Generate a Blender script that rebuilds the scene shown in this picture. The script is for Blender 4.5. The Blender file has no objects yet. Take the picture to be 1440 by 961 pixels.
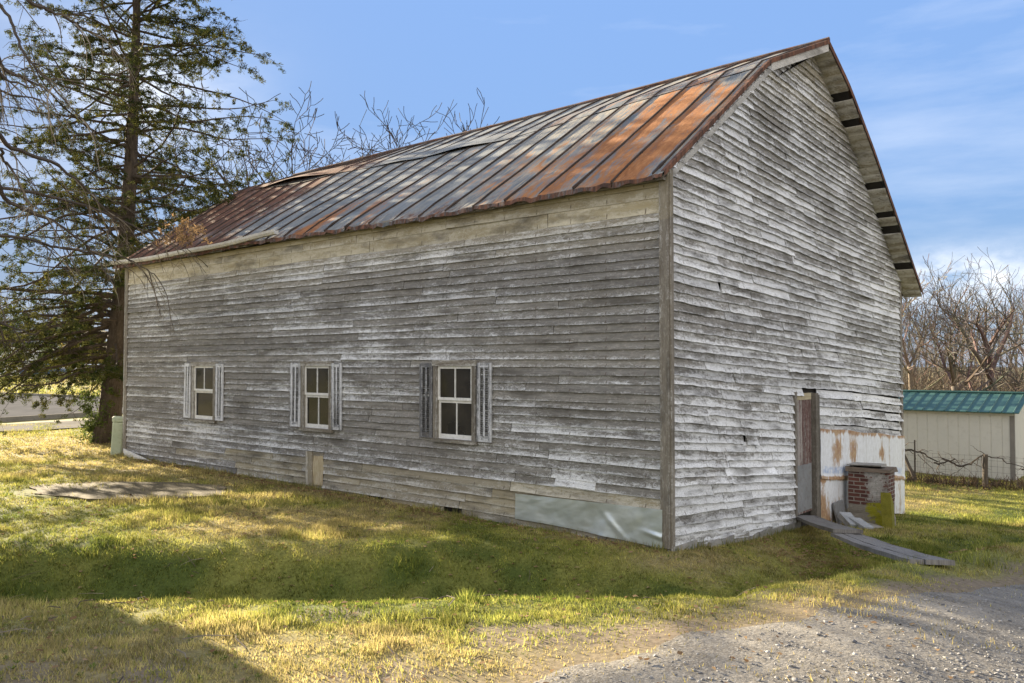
import bpy, math, random
import numpy as np
from mathutils import Vector, Matrix
random.seed(7); RNG = np.random.default_rng(11)
R = math.radians
SC = bpy.context.scene
COL = SC.collection

# ------------------------------------------------------------------ camera, sky, sun, exposure
cam = bpy.data.cameras.new('camera'); camo = bpy.data.objects.new('camera', cam); COL.objects.link(camo)
cam.sensor_width = 36; cam.lens = 28.75; cam.clip_start = 0.05; cam.clip_end = 5000
camo.location = (0, 0, 1.6); camo.rotation_euler = (R(90 + 1.718), 0, 0)
SC.camera = camo
SUN_AZ, SUN_EL = -44.0, 15.3            # degrees, azimuth from +Y towards +X
SKY_STRENGTH, SUN_STRENGTH = 0.055, 5.0
W = bpy.data.worlds.new('World'); SC.world = W; W.use_nodes = True
def world():
    nt = W.node_tree; N = nt.nodes; L = nt.links; N.clear()
    out = N.new('ShaderNodeOutputWorld'); bg = N.new('ShaderNodeBackground')
    sky = N.new('ShaderNodeTexSky'); sky.sky_type = 'NISHITA'; sky.sun_disc = False
    sky.sun_elevation = R(SUN_EL); sky.sun_rotation = R(SUN_AZ); sky.air_density = 1.0; sky.dust_density = 0.35; sky.ozone_density = 2.2
    tc = N.new('ShaderNodeTexCoord')
    def cloud(scale, sc3, lo, hi, detail):
        mp = N.new('ShaderNodeMapping'); mp.inputs['Scale'].default_value = sc3
        nz = N.new('ShaderNodeTexNoise'); nz.inputs['Scale'].default_value = scale; nz.inputs['Detail'].default_value = detail; nz.inputs['Roughness'].default_value = .58
        mr = N.new('ShaderNodeMapRange'); mr.inputs['From Min'].default_value = lo; mr.inputs['From Max'].default_value = hi
        L.new(tc.outputs['Generated'], mp.inputs['Vector']); L.new(mp.outputs[0], nz.inputs['Vector']); L.new(nz.outputs['Fac'], mr.inputs['Value'])
        return mr.outputs[0]
    def math_(op, a, b=None):
        m = N.new('ShaderNodeMath'); m.operation = op
        for i, v in enumerate((a, b)):
            if v is None: continue
            if isinstance(v, (int, float)): m.inputs[i].default_value = v
            else: L.new(v, m.inputs[i])
        return m.outputs[0]
    cir = math_('MULTIPLY', cloud(2.0, (1.0, 1.4, 6.0), .46, .82, 7), .34)
    # a low bank of cumulus beyond the wood on the right
    sep = N.new('ShaderNodeSeparateXYZ'); L.new(tc.outputs['Generated'], sep.inputs[0])
    az = math_('ARCTAN2', sep.outputs['X'], sep.outputs['Y'])
    def bump_(v, c, w):
        d = math_('DIVIDE', math_('SUBTRACT', v, c), w); d = math_('MULTIPLY', d, d)
        return math_('POWER', 2.718, math_('MULTIPLY', d, -1.0))
    cum = math_('MULTIPLY', bump_(az, .50, .10), bump_(sep.outputs['Z'], .092, .028))
    cum = math_('MULTIPLY', cum, cloud(9.0, (1, 1, 1.8), .38, .64, 6))
    cum2 = math_('MULTIPLY', bump_(az, -.42, .10), bump_(sep.outputs['Z'], .29, .07))
    cum2 = math_('MULTIPLY', cum2, cloud(6.0, (1, 1, 2.2), .30, .68, 5))
    fac = math_('MINIMUM', math_('ADD', math_('ADD', cir, math_('MULTIPLY', cum, 1.5)), math_('MULTIPLY', cum2, .8)), .95)
    mix = N.new('ShaderNodeMix'); mix.data_type = 'RGBA'
    # an even winter sky: the glare round the low sun is held back
    bw = N.new('ShaderNodeRGBToBW'); L.new(sky.outputs[0], bw.inputs[0])
    gain = math_('DIVIDE', 2.35, math_('ADD', bw.outputs[0], .35))
    vm = N.new('ShaderNodeVectorMath'); vm.operation = 'SCALE'; L.new(sky.outputs[0], vm.inputs[0]); L.new(gain, vm.inputs['Scale'])
    blu = N.new('ShaderNodeMix'); blu.data_type = 'RGBA'; blu.inputs[0].default_value = .5; L.new(vm.outputs[0], blu.inputs[6]); blu.inputs[7].default_value = (1.55, 2.20, 3.55, 1)
    tint = N.new('ShaderNodeVectorMath'); tint.operation = 'MULTIPLY'; L.new(blu.outputs[2], tint.inputs[0]); tint.inputs[1].default_value = (.70, .79, .915)
    L.new(fac, mix.inputs[0]); L.new(tint.outputs[0], mix.inputs[6]); mix.inputs[7].default_value = (4.6, 4.7, 4.9, 1)
    # bright cloud added behind the view as fill light on the shaded walls
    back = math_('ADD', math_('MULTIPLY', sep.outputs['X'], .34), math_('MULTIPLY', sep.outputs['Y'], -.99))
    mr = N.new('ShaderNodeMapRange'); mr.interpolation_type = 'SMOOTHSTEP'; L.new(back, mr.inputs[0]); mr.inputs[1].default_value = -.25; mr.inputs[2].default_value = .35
    fill_veil = math_('MULTIPLY', mr.outputs[0], cloud(2.6, (1, 1, 1.7), .30, .56, 6))
    mix2 = N.new('ShaderNodeMix'); mix2.data_type = 'RGBA'; L.new(math_('MULTIPLY', fill_veil, .92), mix2.inputs[0]); L.new(mix.outputs[2], mix2.inputs[6]); mix2.inputs[7].default_value = (7.2, 6.75, 6.15, 1)
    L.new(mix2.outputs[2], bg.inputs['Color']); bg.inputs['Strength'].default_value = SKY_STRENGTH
    L.new(bg.outputs[0], out.inputs[0])
world()
sl = bpy.data.lights.new('sun', 'SUN'); so = bpy.data.objects.new('sun', sl); COL.objects.link(so)
sl.energy = SUN_STRENGTH; sl.angle = R(0.5); sl.color = (1.0, .85, .62)
sd = Vector((math.sin(R(SUN_AZ)) * math.cos(R(SUN_EL)), math.cos(R(SUN_AZ)) * math.cos(R(SUN_EL)), math.sin(R(SUN_EL))))
so.rotation_euler = sd.to_track_quat('Z', 'Y').to_euler(); so.location = (0, 0, 40)
SC.view_settings.view_transform = 'Standard'; SC.view_settings.look = 'None'
SC.view_settings.exposure = 2.38; SC.view_settings.gamma = 1.0; SC.view_settings.use_curve_mapping = False

# ------------------------------------------------------------------ helpers
def vnoise(x, y, seed=0):
    x = np.asarray(x, float); y = np.asarray(y, float)
    xi = np.floor(x).astype(np.int64); yi = np.floor(y).astype(np.int64); fx = x - xi; fy = y - yi
    def h(a, b):
        n = (a * 374761393 + b * 668265263 + seed * 974634777) & 0x7fffffff
        n = ((n ^ (n >> 13)) * 1274126177) & 0x7fffffff
        return ((n ^ (n >> 16)) & 0xffff) / 65535.0
    fx = fx * fx * (3 - 2 * fx); fy = fy * fy * (3 - 2 * fy)
    a = h(xi, yi) * (1 - fx) + h(xi + 1, yi) * fx; b = h(xi, yi + 1) * (1 - fx) + h(xi + 1, yi + 1) * fx
    return a * (1 - fy) + b * fy
def fbm(x, y, seed=0, o=4):
    s = 0; a = .5; t = 0
    for i in range(o):
        s = s + a * vnoise(np.asarray(x) * 2 ** i, np.asarray(y) * 2 ** i, seed + i); t += a; a *= .5
    return s / t
def sstep(a, b, x):
    t = np.clip((np.asarray(x, float) - a) / (b - a), 0, 1); return t * t * (3 - 2 * t)

class MB:
    """collects faces with a colour ('col') and a board coordinate ('bu') per vertex"""
    def __init__(s): s.v = []; s.f = []; s.c = []; s.b = []
    def add(s, vs, fs, col=(1, 1, 1), bu=None):
        o = len(s.v)
        s.v.extend(tuple(map(float, q)) for q in vs); s.f.extend(tuple(i + o for i in f) for f in fs)
        s.c.extend([tuple(col) + (1.0,)] * len(vs) if not isinstance(col, list) else [tuple(k) + (1.0,) for k in col])
        s.b.extend(bu if bu is not None else [(q[0] * 1.0 + q[1], q[2] * 1.0, q[0] - q[1]) for q in vs])
    def box(s, lo, hi, col=(1, 1, 1), M=None, jit=0, seed=None):
        x0, y0, z0 = lo; x1, y1, z1 = hi
        vs = [Vector((x, y, z)) for z in (z0, z1) for y in (y0, y1) for x in (x0, x1)]
        if jit: vs = [q + Vector([random.uniform(-jit, jit) for _ in range(3)]) for q in vs]
        size = Vector(hi) - Vector(lo); ax = max(range(3), key=lambda i: abs(size[i])); o = [i for i in range(3) if i != ax]
        sd_ = random.random() * 50 if seed is None else seed
        bu = [((q[ax]), ((q[o[0]] - lo[o[0]]) + (q[o[1]] - lo[o[1]])) * 8, sd_) for q in vs]
        if M is not None: vs = [M @ q for q in vs]
        s.add(vs, [(0, 2, 3, 1), (4, 5, 7, 6), (0, 1, 5, 4), (2, 6, 7, 3), (0, 4, 6, 2), (1, 3, 7, 5)], col, bu)
    def tube(s, pts, rad, n=5, col=(1, 1, 1), cap=True):
        pts = [Vector(p) for p in pts]; m = len(pts); vs = []; bu = []; ln = 0
        ref = None
        for i, p in enumerate(pts):
            t = (pts[min(i + 1, m - 1)] - pts[max(i - 1, 0)])
            if t.length < 1e-9: t = Vector((0, 0, 1))
            t.normalize()
            if ref is None: ref = t.orthogonal().normalized()
            a = (ref - t * ref.dot(t))
            a = a.normalized() if a.length > 1e-6 else t.orthogonal().normalized()
            ref = a; b = t.cross(a); r = rad[i] if hasattr(rad, '__len__') else rad
            if i: ln += (p - pts[i - 1]).length
            for k in range(n):
                an = 2 * math.pi * k / n
                vs.append(p + a * (r * math.cos(an)) + b * (r * math.sin(an))); bu.append((ln, k / n * 4, 0))
        fs = [(i * n + k, i * n + (k + 1) % n, (i + 1) * n + (k + 1) % n, (i + 1) * n + k) for i in range(m - 1) for k in range(n)]
        if cap: fs += [tuple(range((m - 1) * n, m * n)), tuple(reversed(range(n)))]
        s.add(vs, fs, col, bu)
    def build(s, name, mat, parent=None, smooth=False, loc=None):
        me = bpy.data.meshes.new(name); me.from_pydata(s.v, [], s.f)
        a = me.attributes.new('col', 'FLOAT_COLOR', 'POINT'); a.data.foreach_set('color', np.array(s.c, np.float32).ravel())
        a = me.attributes.new('bu', 'FLOAT_VECTOR', 'POINT'); a.data.foreach_set('vector', np.array(s.b, np.float32).ravel())
        return link(name, me, mat, parent, smooth, loc)
def link(name, me, mat, parent=None, smooth=False, loc=None):
    me.materials.append(mat)
    if smooth: me.polygons.foreach_set('use_smooth', np.ones(len(me.polygons), bool))
    me.update()
    o = bpy.data.objects.new(name, me); COL.objects.link(o)
    if parent is not None: o.parent = parent
    if loc is not None: o.location = loc
    return o
def tag(o, label=None, cat=None, group=None, kind=None):
    if label: o['label'] = label
    if cat: o['category'] = cat
    if group: o['group'] = group
    if kind: o['kind'] = kind
    return o
def empty(name, loc, rz=0):
    o = bpy.data.objects.new(name, None); o.empty_display_size = .2; COL.objects.link(o)
    o.location = loc; o.rotation_euler = (0, 0, rz); return o
def raw_mesh(name, V, F3, colr, mat, parent=None):
    """fast triangle soup from numpy arrays"""
    me = bpy.data.meshes.new(name); nv = len(V); nf = len(F3); k = F3.shape[1]
    me.vertices.add(nv); me.vertices.foreach_set('co', V.astype(np.float32).ravel())
    me.loops.add(nf * k); me.loops.foreach_set('vertex_index', F3.astype(np.int32).ravel())
    me.polygons.add(nf); me.polygons.foreach_set('loop_start', np.arange(0, nf * k, k, dtype=np.int32))
    try: me.polygons.foreach_set('loop_total', np.full(nf, k, np.int32))
    except Exception: pass
    me.update(calc_edges=True)
    a = me.attributes.new('col', 'FLOAT_COLOR', 'POINT')
    a.data.foreach_set('color', np.concatenate([colr, np.ones((nv, 1))], 1).astype(np.float32).ravel())
    return link(name, me, mat, parent)

# ------------------------------------------------------------------ materials
class NT:
    def __init__(s, name):
        s.m = bpy.data.materials.new(name); s.m.use_nodes = True; s.t = s.m.node_tree; s.N = s.t.nodes; s.L = s.t.links
        s.N.clear(); s.out = s.N.new('ShaderNodeOutputMaterial')
    def n(s, typ, **kw):
        nd = s.N.new(typ)
        for k, v in kw.items(): setattr(nd, k, v)
        return nd
    def set(s, sock, v):
        if hasattr(v, 'links') or isinstance(v, bpy.types.NodeSocket): s.L.new(v, sock)
        else: sock.default_value = v
    def math(s, op, a, b=0.0, c=None, clamp=False):
        nd = s.n('ShaderNodeMath', operation=op, use_clamp=clamp); s.set(nd.inputs[0], a); s.set(nd.inputs[1], b)
        if c is not None: s.set(nd.inputs[2], c)
        return nd.outputs[0]
    def attr(s, name):
        return s.n('ShaderNodeAttribute', attribute_name=name)
    def noise(s, vec, scale, detail=4, rough=.55, sc3=None, dist=0.0):
        if sc3 is not None:
            mp = s.n('ShaderNodeMapping'); mp.inputs['Scale'].default_value = sc3; s.L.new(vec, mp.inputs[0]); vec = mp.outputs[0]
        nz = s.n('ShaderNodeTexNoise'); s.L.new(vec, nz.inputs['Vector']); nz.inputs['Scale'].default_value = scale
        nz.inputs['Detail'].default_value = detail; nz.inputs['Roughness'].default_value = rough; nz.inputs['Distortion'].default_value = dist
        return nz.outputs['Fac']
    def rng(s, v, a, b, c=0.0, d=1.0, smooth=False):
        m = s.n('ShaderNodeMapRange'); m.interpolation_type = 'SMOOTHSTEP' if smooth else 'LINEAR'
        s.set(m.inputs[0], v)
        for i, q in enumerate((a, b, c, d)): s.set(m.inputs[i + 1], q)
        return m.outputs[0]
    def mix(s, f, a, b, typ='MIX'):
        m = s.n('ShaderNodeMix', data_type='RGBA', blend_type=typ); s.set(m.inputs[0], f)
        s.set(m.inputs[6], a if not isinstance(a, tuple) or len(a) == 4 else a + (1,)); s.set(m.inputs[7], b if not isinstance(b, tuple) or len(b) == 4 else b + (1,))
        return m.outputs[2]
    def bump(s, h, strength=.3, dist=.01):
        b = s.n('ShaderNodeBump'); b.inputs['Strength'].default_value = strength; b.inputs['Distance'].default_value = dist
        s.set(b.inputs['Height'], h); return b.outputs[0]
    def pbr(s, color, rough=.8, metal=0.0, normal=None, spec=.3):
        p = s.n('ShaderNodeBsdfPrincipled'); s.set(p.inputs['Base Color'], color if not isinstance(color, tuple) or len(color) == 4 else color + (1,))
        s.set(p.inputs['Roughness'], rough); s.set(p.inputs['Metallic'], metal); p.inputs['Specular IOR Level'].default_value = spec
        if normal is not None: s.L.new(normal, p.inputs['Normal'])
        s.L.new(p.outputs[0], s.out.inputs[0]); return s.m

def m_boards(name='weathered_boards', wood_lo=(.070, .064, .056), wood_hi=(.345, .332, .312), paint=(.79, .80, .81)):
    """old painted boards: bare grey wood with worn paint. col.r paint left, col.g tone, col.b ochre film"""
    t = NT(name); c = t.attr('col'); b = t.attr('bu')
    sp = t.n('ShaderNodeSeparateColor'); t.L.new(c.outputs['Color'], sp.inputs[0]); pa, tone, och = sp.outputs
    vec = b.outputs['Vector']
    sx = t.n('ShaderNodeSeparateXYZ'); t.L.new(vec, sx.inputs[0]); v = sx.outputs['Y']
    big = t.noise(vec, 1.0, 6, .66, (1.7, 1.7, 7.3), .5)
    mid = t.noise(vec, 1.0, 7, .72, (11.0, 3.6, 3.1), 1.0)
    fine = t.noise(vec, 1.0, 6, .74, (38, 13, 5.7), .4)
    grain = t.noise(vec, 1.0, 5, .70, (2.4, 13, 9.1), .7)
    low = t.noise(t.n('ShaderNodeTexCoord').outputs['Object'], .55, 4, .55)
    g2 = t.rng(grain, .28, .72)
    wood = t.mix(t.math('ADD', t.math('MULTIPLY', g2, .6), t.math('MULTIPLY', t.rng(big, .3, .7), .4)), wood_lo, wood_hi)
    wood = t.mix(t.rng(mid, .48, .72, 0, .6), wood, (.44, .41, .365))
    # paint survives in flakes, more of it near the drip edge and the lap above
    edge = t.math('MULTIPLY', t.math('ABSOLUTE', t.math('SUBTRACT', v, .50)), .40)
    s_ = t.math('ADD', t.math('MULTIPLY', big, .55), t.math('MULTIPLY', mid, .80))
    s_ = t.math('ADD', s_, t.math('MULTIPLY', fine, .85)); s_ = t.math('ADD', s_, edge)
    s_ = t.math('ADD', s_, t.math('MULTIPLY', t.math('SUBTRACT', low, .5), .50))
    th = t.rng(pa, 0.0, 1.0, 1.53, .90)
    mask = t.rng(t.math('SUBTRACT', s_, th), -.10, .12, 0, 1, True)
    pc = t.mix(t.rng(fine, .44, .60, 0, .85), paint, tuple(k * .52 for k in paint))
    pc = t.mix(t.rng(grain, .55, .8, 0, .35), pc, (.30, .285, .26))
    colr = t.mix(mask, wood, pc)
    colr = t.mix(t.math('MULTIPLY', och, .8), colr, t.mix(t.rng(big, .3, .7), (.40, .33, .185), (.56, .49, .32)))
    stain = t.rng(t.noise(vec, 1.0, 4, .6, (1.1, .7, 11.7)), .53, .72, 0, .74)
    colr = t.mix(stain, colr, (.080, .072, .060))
    # nail heads on the studs, with a short run of rust below each
    so_ = t.n('ShaderNodeSeparateXYZ'); t.L.new(t.n('ShaderNodeTexCoord').outputs['Object'], so_.inputs[0])
    fr = t.math('ABSOLUTE', t.math('SUBTRACT', t.math('FRACT', t.math('DIVIDE', t.math('ADD', so_.outputs['X'], so_.outputs['Y']), .61)), .5))
    nail = t.math('MULTIPLY', t.rng(fr, .008, .022, 1, 0), t.math('MULTIPLY', t.rng(v, .02, .06), t.rng(v, .30, .40, 1, 0)))
    colr = t.mix(t.math('MULTIPLY', nail, t.rng(mid, .40, .55, 0, .8)), colr, (.075, .048, .030))
    colr = t.mix(1.0, colr, t.n('ShaderNodeCombineColor').outputs[0], 'MULTIPLY')
    cc = colr.node; comb = [l.from_node for l in cc.inputs[7].links][0]
    for i in range(3): t.L.new(tone, comb.inputs[i])
    h = t.math('ADD', t.math('MULTIPLY', mask, .6), t.math('MULTIPLY', grain, .7))
    return t.pbr(colr, .86, 0, t.bump(h, .8, .006), .2)

def m_roof():
    """old standing-seam sheet. col.r orange rust, col.g dark rust, col.b bare zinc"""
    t = NT('rusty_sheet_metal'); c = t.attr('col'); b = t.attr('bu'); vec = b.outputs['Vector']
    sp = t.n('ShaderNodeSeparateColor'); t.L.new(c.outputs['Color'], sp.inputs[0]); ru, dk, zn = sp.outputs
    streak = t.noise(vec, 1.0, 6, .66, (7.0, 1.3, 5.3), .9)
    blot = t.noise(vec, 1.0, 6, .62, (1.8, 1.1, 3.7), .6)
    fine = t.noise(vec, 1.0, 6, .7, (24, 9, 2.0), .4)
    zinc = t.mix(t.rng(blot, .35, .7), (.105, .122, .135), (.215, .235, .245))
    zinc = t.mix(t.math('MULTIPLY', t.rng(streak, .42, .60, 0, .95), t.rng(zn, 0, 1, .22, 1.0)), zinc, (.40, .345, .25))
    zinc = t.mix(t.rng(fine, .5, .75, 0, .45), zinc, (.16, .13, .11))
    rust = t.mix(t.rng(t.math('ADD', t.math('MULTIPLY', streak, .6), t.math('MULTIPLY', fine, .4)), .36, .62), (.155, .060, .026), (.36, .160, .062))
    rust = t.mix(t.rng(fine, .58, .8, 0, .6), rust, (.40, .30, .19))
    s_ = t.math('ADD', t.math('MULTIPLY', streak, .55), t.math('MULTIPLY', blot, .45)); s_ = t.math('ADD', s_, t.math('MULTIPLY', fine, .22))
    m1 = t.rng(t.math('SUBTRACT', s_, t.rng(ru, 0, 1, .90, .36)), -.08, .09, 0, 1, True)
    m2 = t.rng(t.math('SUBTRACT', t.math('ADD', t.math('MULTIPLY', blot, .6), t.math('MULTIPLY', fine, .5)), t.rng(dk, 0, 1, .95, .30)), -.1, .12, 0, 1, True)
    colr = t.mix(m1, zinc, rust)
    dark = t.mix(t.rng(streak, .4, .65), (.060, .038, .030), (.20, .095, .060))
    colr = t.mix(m2, colr, dark)
    rough = t.rng(t.math('MAXIMUM', m1, m2), 0, 1, .72, .95)
    return t.pbr(colr, rough, 0.0, t.bump(t.math('ADD', fine, t.math('MULTIPLY', blot, 2.0)), .35, .006), .15)

def m_tin():
    """white-painted sheet, chipped and rusting along its laps. col.r rust, col.b blue ghost of print"""
    t = NT('chipped_white_tin'); c = t.attr('col'); vec = t.attr('bu').outputs['Vector']
    sp = t.n('ShaderNodeSeparateColor'); t.L.new(c.outputs['Color'], sp.inputs[0]); ru, gr, bl = sp.outputs
    blot = t.noise(vec, 1.0, 6, .66, (2.2, .9, 1), .7); fine = t.noise(vec, 1.0, 6, .7, (14, 9, 1), .4); run = t.noise(vec, 1.0, 5, .62, (7, .8, 1), .3)
    base = t.mix(t.rng(fine, .4, .75, 0, .7), (.70, .715, .74), (.47, .47, .47))
    base = t.mix(t.rng(run, .52, .75, 0, .6), base, (.42, .40, .37))
    s_ = t.math('ADD', t.math('MULTIPLY', blot, .6), t.math('MULTIPLY', run, .4)); s_ = t.math('ADD', s_, t.math('MULTIPLY', fine, .3))
    m = t.rng(t.math('SUBTRACT', s_, t.rng(ru, 0, 1, .93, .48)), -.04, .09, 0, 1, True)
    colr = t.mix(m, base, t.mix(t.rng(fine, .35, .65), (.24, .105, .045), (.46, .34, .21)))
    colr = t.mix(t.math('MULTIPLY', bl, t.rng(fine, .42, .60, .0, .75)), colr, (.20, .33, .58))
    return t.pbr(colr, .6, .0, t.bump(t.math('ADD', fine, blot), .35, .006), .35)

def m_noise(name, c1, c2, scale=6, rough=.85, bump=.3, c3=None, metal=0.0, dist=.01, detail=6, sc3=None, coord='Object', spec=.3):
    t = NT(name); vec = t.n('ShaderNodeTexCoord').outputs[coord]
    a = t.noise(vec, scale, detail, .65, sc3); b_ = t.noise(vec, scale * 5.3, 5, .7, sc3)
    colr = t.mix(t.rng(a, .32, .68), c1, c2)
    if c3: colr = t.mix(t.rng(b_, .52, .72, 0, .8), colr, c3)
    return t.pbr(colr, rough, metal, t.bump(t.math('ADD', a, b_), bump, dist), spec)

def m_vcol(name, rough=.9, trans=0.0, var=.25, scale=9.0):
    t = NT(name); c = t.attr('col').outputs['Color']
    vec = t.n('ShaderNodeTexCoord').outputs['Object']
    k = t.noise(vec, scale, 4, .6)
    comb = t.n('ShaderNodeCombineColor')
    for i in range(3): t.L.new(t.rng(k, .25, .75, 1 - var, 1 + var), comb.inputs[i])
    colr = t.mix(1.0, c, comb.outputs[0], 'MULTIPLY')
    if not trans: return t.pbr(colr, rough, 0, t.bump(k, .4, .01), .15)
    d = t.n('ShaderNodeBsdfDiffuse'); tr = t.n('ShaderNodeBsdfTranslucent'); mx = t.n('ShaderNodeMixShader')
    t.L.new(colr, d.inputs[0]); t.L.new(colr, tr.inputs[0]); mx.inputs[0].default_value = trans
    t.L.new(d.outputs[0], mx.inputs[1]); t.L.new(tr.outputs[0], mx.inputs[2]); t.L.new(mx.outputs[0], t.out.inputs[0]); return t.m

def m_gravel():
    t = NT('gravel'); c = t.attr('col'); vec = t.n('ShaderNodeTexCoord').outputs['Object']
    sp = t.n('ShaderNodeSeparateColor'); t.L.new(c.outputs['Color'], sp.inputs[0]); stone = sp.outputs[0]
    vo = t.n('ShaderNodeTexVoronoi'); t.L.new(vec, vo.inputs['Vector']); vo.inputs['Scale'].default_value = 40
    vo2 = t.n('ShaderNodeTexVoronoi'); t.L.new(vec, vo2.inputs['Vector']); vo2.inputs['Scale'].default_value = 110
    s1 = t.n('ShaderNodeSeparateColor'); t.L.new(vo.outputs['Color'], s1.inputs[0])
    s2 = t.n('ShaderNodeSeparateColor'); t.L.new(vo2.outputs['Color'], s2.inputs[0])
    st = t.mix(s1.outputs[0], (.085, .088, .095), (.34, .335, .33)); st = t.mix(t.rng(s1.outputs[1], .8, 1, 0, 1), st, (.50, .48, .45))
    st = t.mix(t.rng(vo.outputs['Distance'], .3, .6, 0, .8), st, (.07, .062, .052))
    n1 = t.noise(vec, 2.2, 6, .66); n2 = t.noise(vec, 14, 6, .7); n3 = t.noise(vec, .55, 4, .6)
    dirt = t.mix(t.rng(n1, .35, .65), (.098, .088, .074), (.205, .188, .160)); dirt = t.mix(t.rng(s2.outputs[0], .55, 1, 0, .7), dirt, (.29, .275, .25))
    dirt = t.mix(t.rng(n2, .55, .72, 0, .7), dirt, (.085, .072, .056))
    f = t.math('ADD', t.math('ADD', t.math('MULTIPLY', n2, .45), t.math('MULTIPLY', n1, .7)), t.math('MULTIPLY', n3, .6))
    f = t.rng(t.math('SUBTRACT', f, t.rng(stone, 0, 1, 1.25, .62)), -.08, .09, 0, 1, True)
    colr = t.mix(f, dirt, st)
    h = t.math('ADD', t.math('MULTIPLY', t.math('SUBTRACT', 1, vo.outputs['Distance']), t.math('ADD', t.math('MULTIPLY', f, .9), .15)), t.math('MULTIPLY', n2, .6))
    return t.pbr(colr, .92, 0, t.bump(h, .9, .02), .2)

M = {}
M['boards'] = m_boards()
M['trim'] = m_boards('grey_trim_wood', (.075, .062, .048), (.30, .27, .225), (.60, .585, .55))
M['shutter'] = m_boards('blue_white_shutter_paint', (.062, .063, .070), (.235, .235, .242), (.69, .70, .72))
M['red'] = m_boards('worn_red_paint', (.055, .028, .025), (.19, .105, .092), (.42, .38, .35))
M['seam'] = m_noise('dark_rusted_seam', (.030, .025, .023), (.075, .050, .038), 3, .9, .3)
M['roof'] = m_roof(); M['tin'] = m_tin()
M['dark'] = m_noise('dark_timber_and_gap_shade', (.012, .010, .009), (.030, .026, .022), 5)  # near-black timber, also laid as the shade inside the torn roof gap
M['sash'] = m_noise('white_sash_paint', (.74, .73, .70), (.58, .57, .54), 9, .6, .2, (.34, .32, .29))
M['galv'] = m_noise('galvanised_sheet', (.50, .56, .57), (.68, .72, .72), 1.2, .38, .10, (.56, .60, .60), metal=.70)
M['gutter'] = m_noise('gutter_paint', (.62, .60, .55), (.46, .44, .39), 4, .6, .2, (.30, .24, .17))
M['stone'] = m_noise('grey_stone', (.20, .195, .18), (.34, .325, .295), 5, .9, .6, (.12, .11, .095))
M['block'] = m_noise('blue_grey_block', (.22, .235, .25), (.34, .355, .37), 7, .9, .5, (.15, .15, .15))
M['moss'] = m_noise('yellow_moss', (.150, .145, .018), (.225, .205, .030), 9, .95, .9, (.075, .085, .03))
M['slab'] = m_noise('weathered_slab', (.085, .066, .034), (.135, .108, .058), 1.4, .95, .8, (.035, .028, .015))
M['plank'] = m_boards('ramp_planks', (.040, .034, .031), (.125, .110, .102), (.19, .18, .17))
M['pedestal'] = m_noise('faded_green_plastic', (.33, .38, .27), (.40, .44, .33), 3, .55, .1, (.25, .27, .19))
M['bark'] = m_noise('bark', (.045, .034, .026), (.120, .092, .068), 3.2, .95, .9, (.17, .135, .10), sc3=(2.6, 2.6, .55), dist=.05)
M['bark_far'] = m_vcol('twig_bark', .95, 0, .2, 2.0)
M['needles'] = m_vcol('conifer_needles', .9, .30, .3, 1.1)
M['leaf'] = m_vcol('ivy_leaf', .7, .3, .3, 6)
M['grass'] = m_vcol('grass_blades', .9, .42, .12, .8)
M['ground'] = m_vcol('lawn_ground', .97, 0, .42, 26)
M['gravel'] = m_gravel()
M['pebble'] = m_vcol('pebbles', .85, 0, .2, 60)
M['asphalt'] = m_noise('worn_asphalt', (.115, .112, .108), (.155, .150, .143), .5, 1.0, .1, (.09, .087, .084), spec=0.0)
M['concrete'] = m_noise('pale_concrete', (.21, .195, .165), (.27, .25, .215), .9, 1.0, .1, (.17, .155, .13), spec=0.0)
M['siding'] = m_noise('beige_siding', (.50, .485, .425), (.55, .53, .465), 1.2, .75, .05, (.45, .43, .37))
M['greenmetal'] = m_noise('green_roof_metal', (.022, .068, .058), (.032, .088, .074), 1.0, .55, .05, (.07, .13, .115), spec=.35)
M['browntrim'] = m_noise('brown_trim', (.16, .145, .125), (.20, .185, .16), 3, .8, .1)  # plain brown trim colour for the shed corner
M['wire'] = m_noise('old_wire', (.09, .075, .06), (.15, .13, .11), 9, .8, .2)
M['postwood'] = m_noise('old_post', (.055, .045, .036), (.12, .10, .08), 6, .95, .6, sc3=(3, 3, .6))
M['whitewall'] = m_noise('white_house_siding', (.66, .65, .62), (.72, .71, .68), 2, .8, .1)
M['shingle'] = m_noise('grey_shingles', (.10, .10, .105), (.17, .165, .16), 5, .95, .4)
M['rubber'] = m_noise('tyre_rubber', (.02, .02, .02), (.035, .035, .035), 8, .9, .2)
M['carwhite'] = m_noise('white_car_paint', (.62, .65, .70), (.66, .69, .73), 2, .3, .0, spec=.5)
M['carblue'] = m_noise('dark_blue_car_paint', (.03, .06, .14), (.04, .08, .17), 2, .3, .0, spec=.5)
def m_glass():
    t = NT('old_window_glass'); vec = t.n('ShaderNodeTexCoord').outputs['Object']
    a = t.noise(vec, 1.7, 4, .6); colr = t.mix(t.rng(a, .35, .7), (.006, .006, .007), (.034, .030, .025))
    return t.pbr(colr, .08, 0, t.bump(t.noise(vec, 5, 2), .05, .01), .36)
M['glass'] = m_glass()
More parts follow.
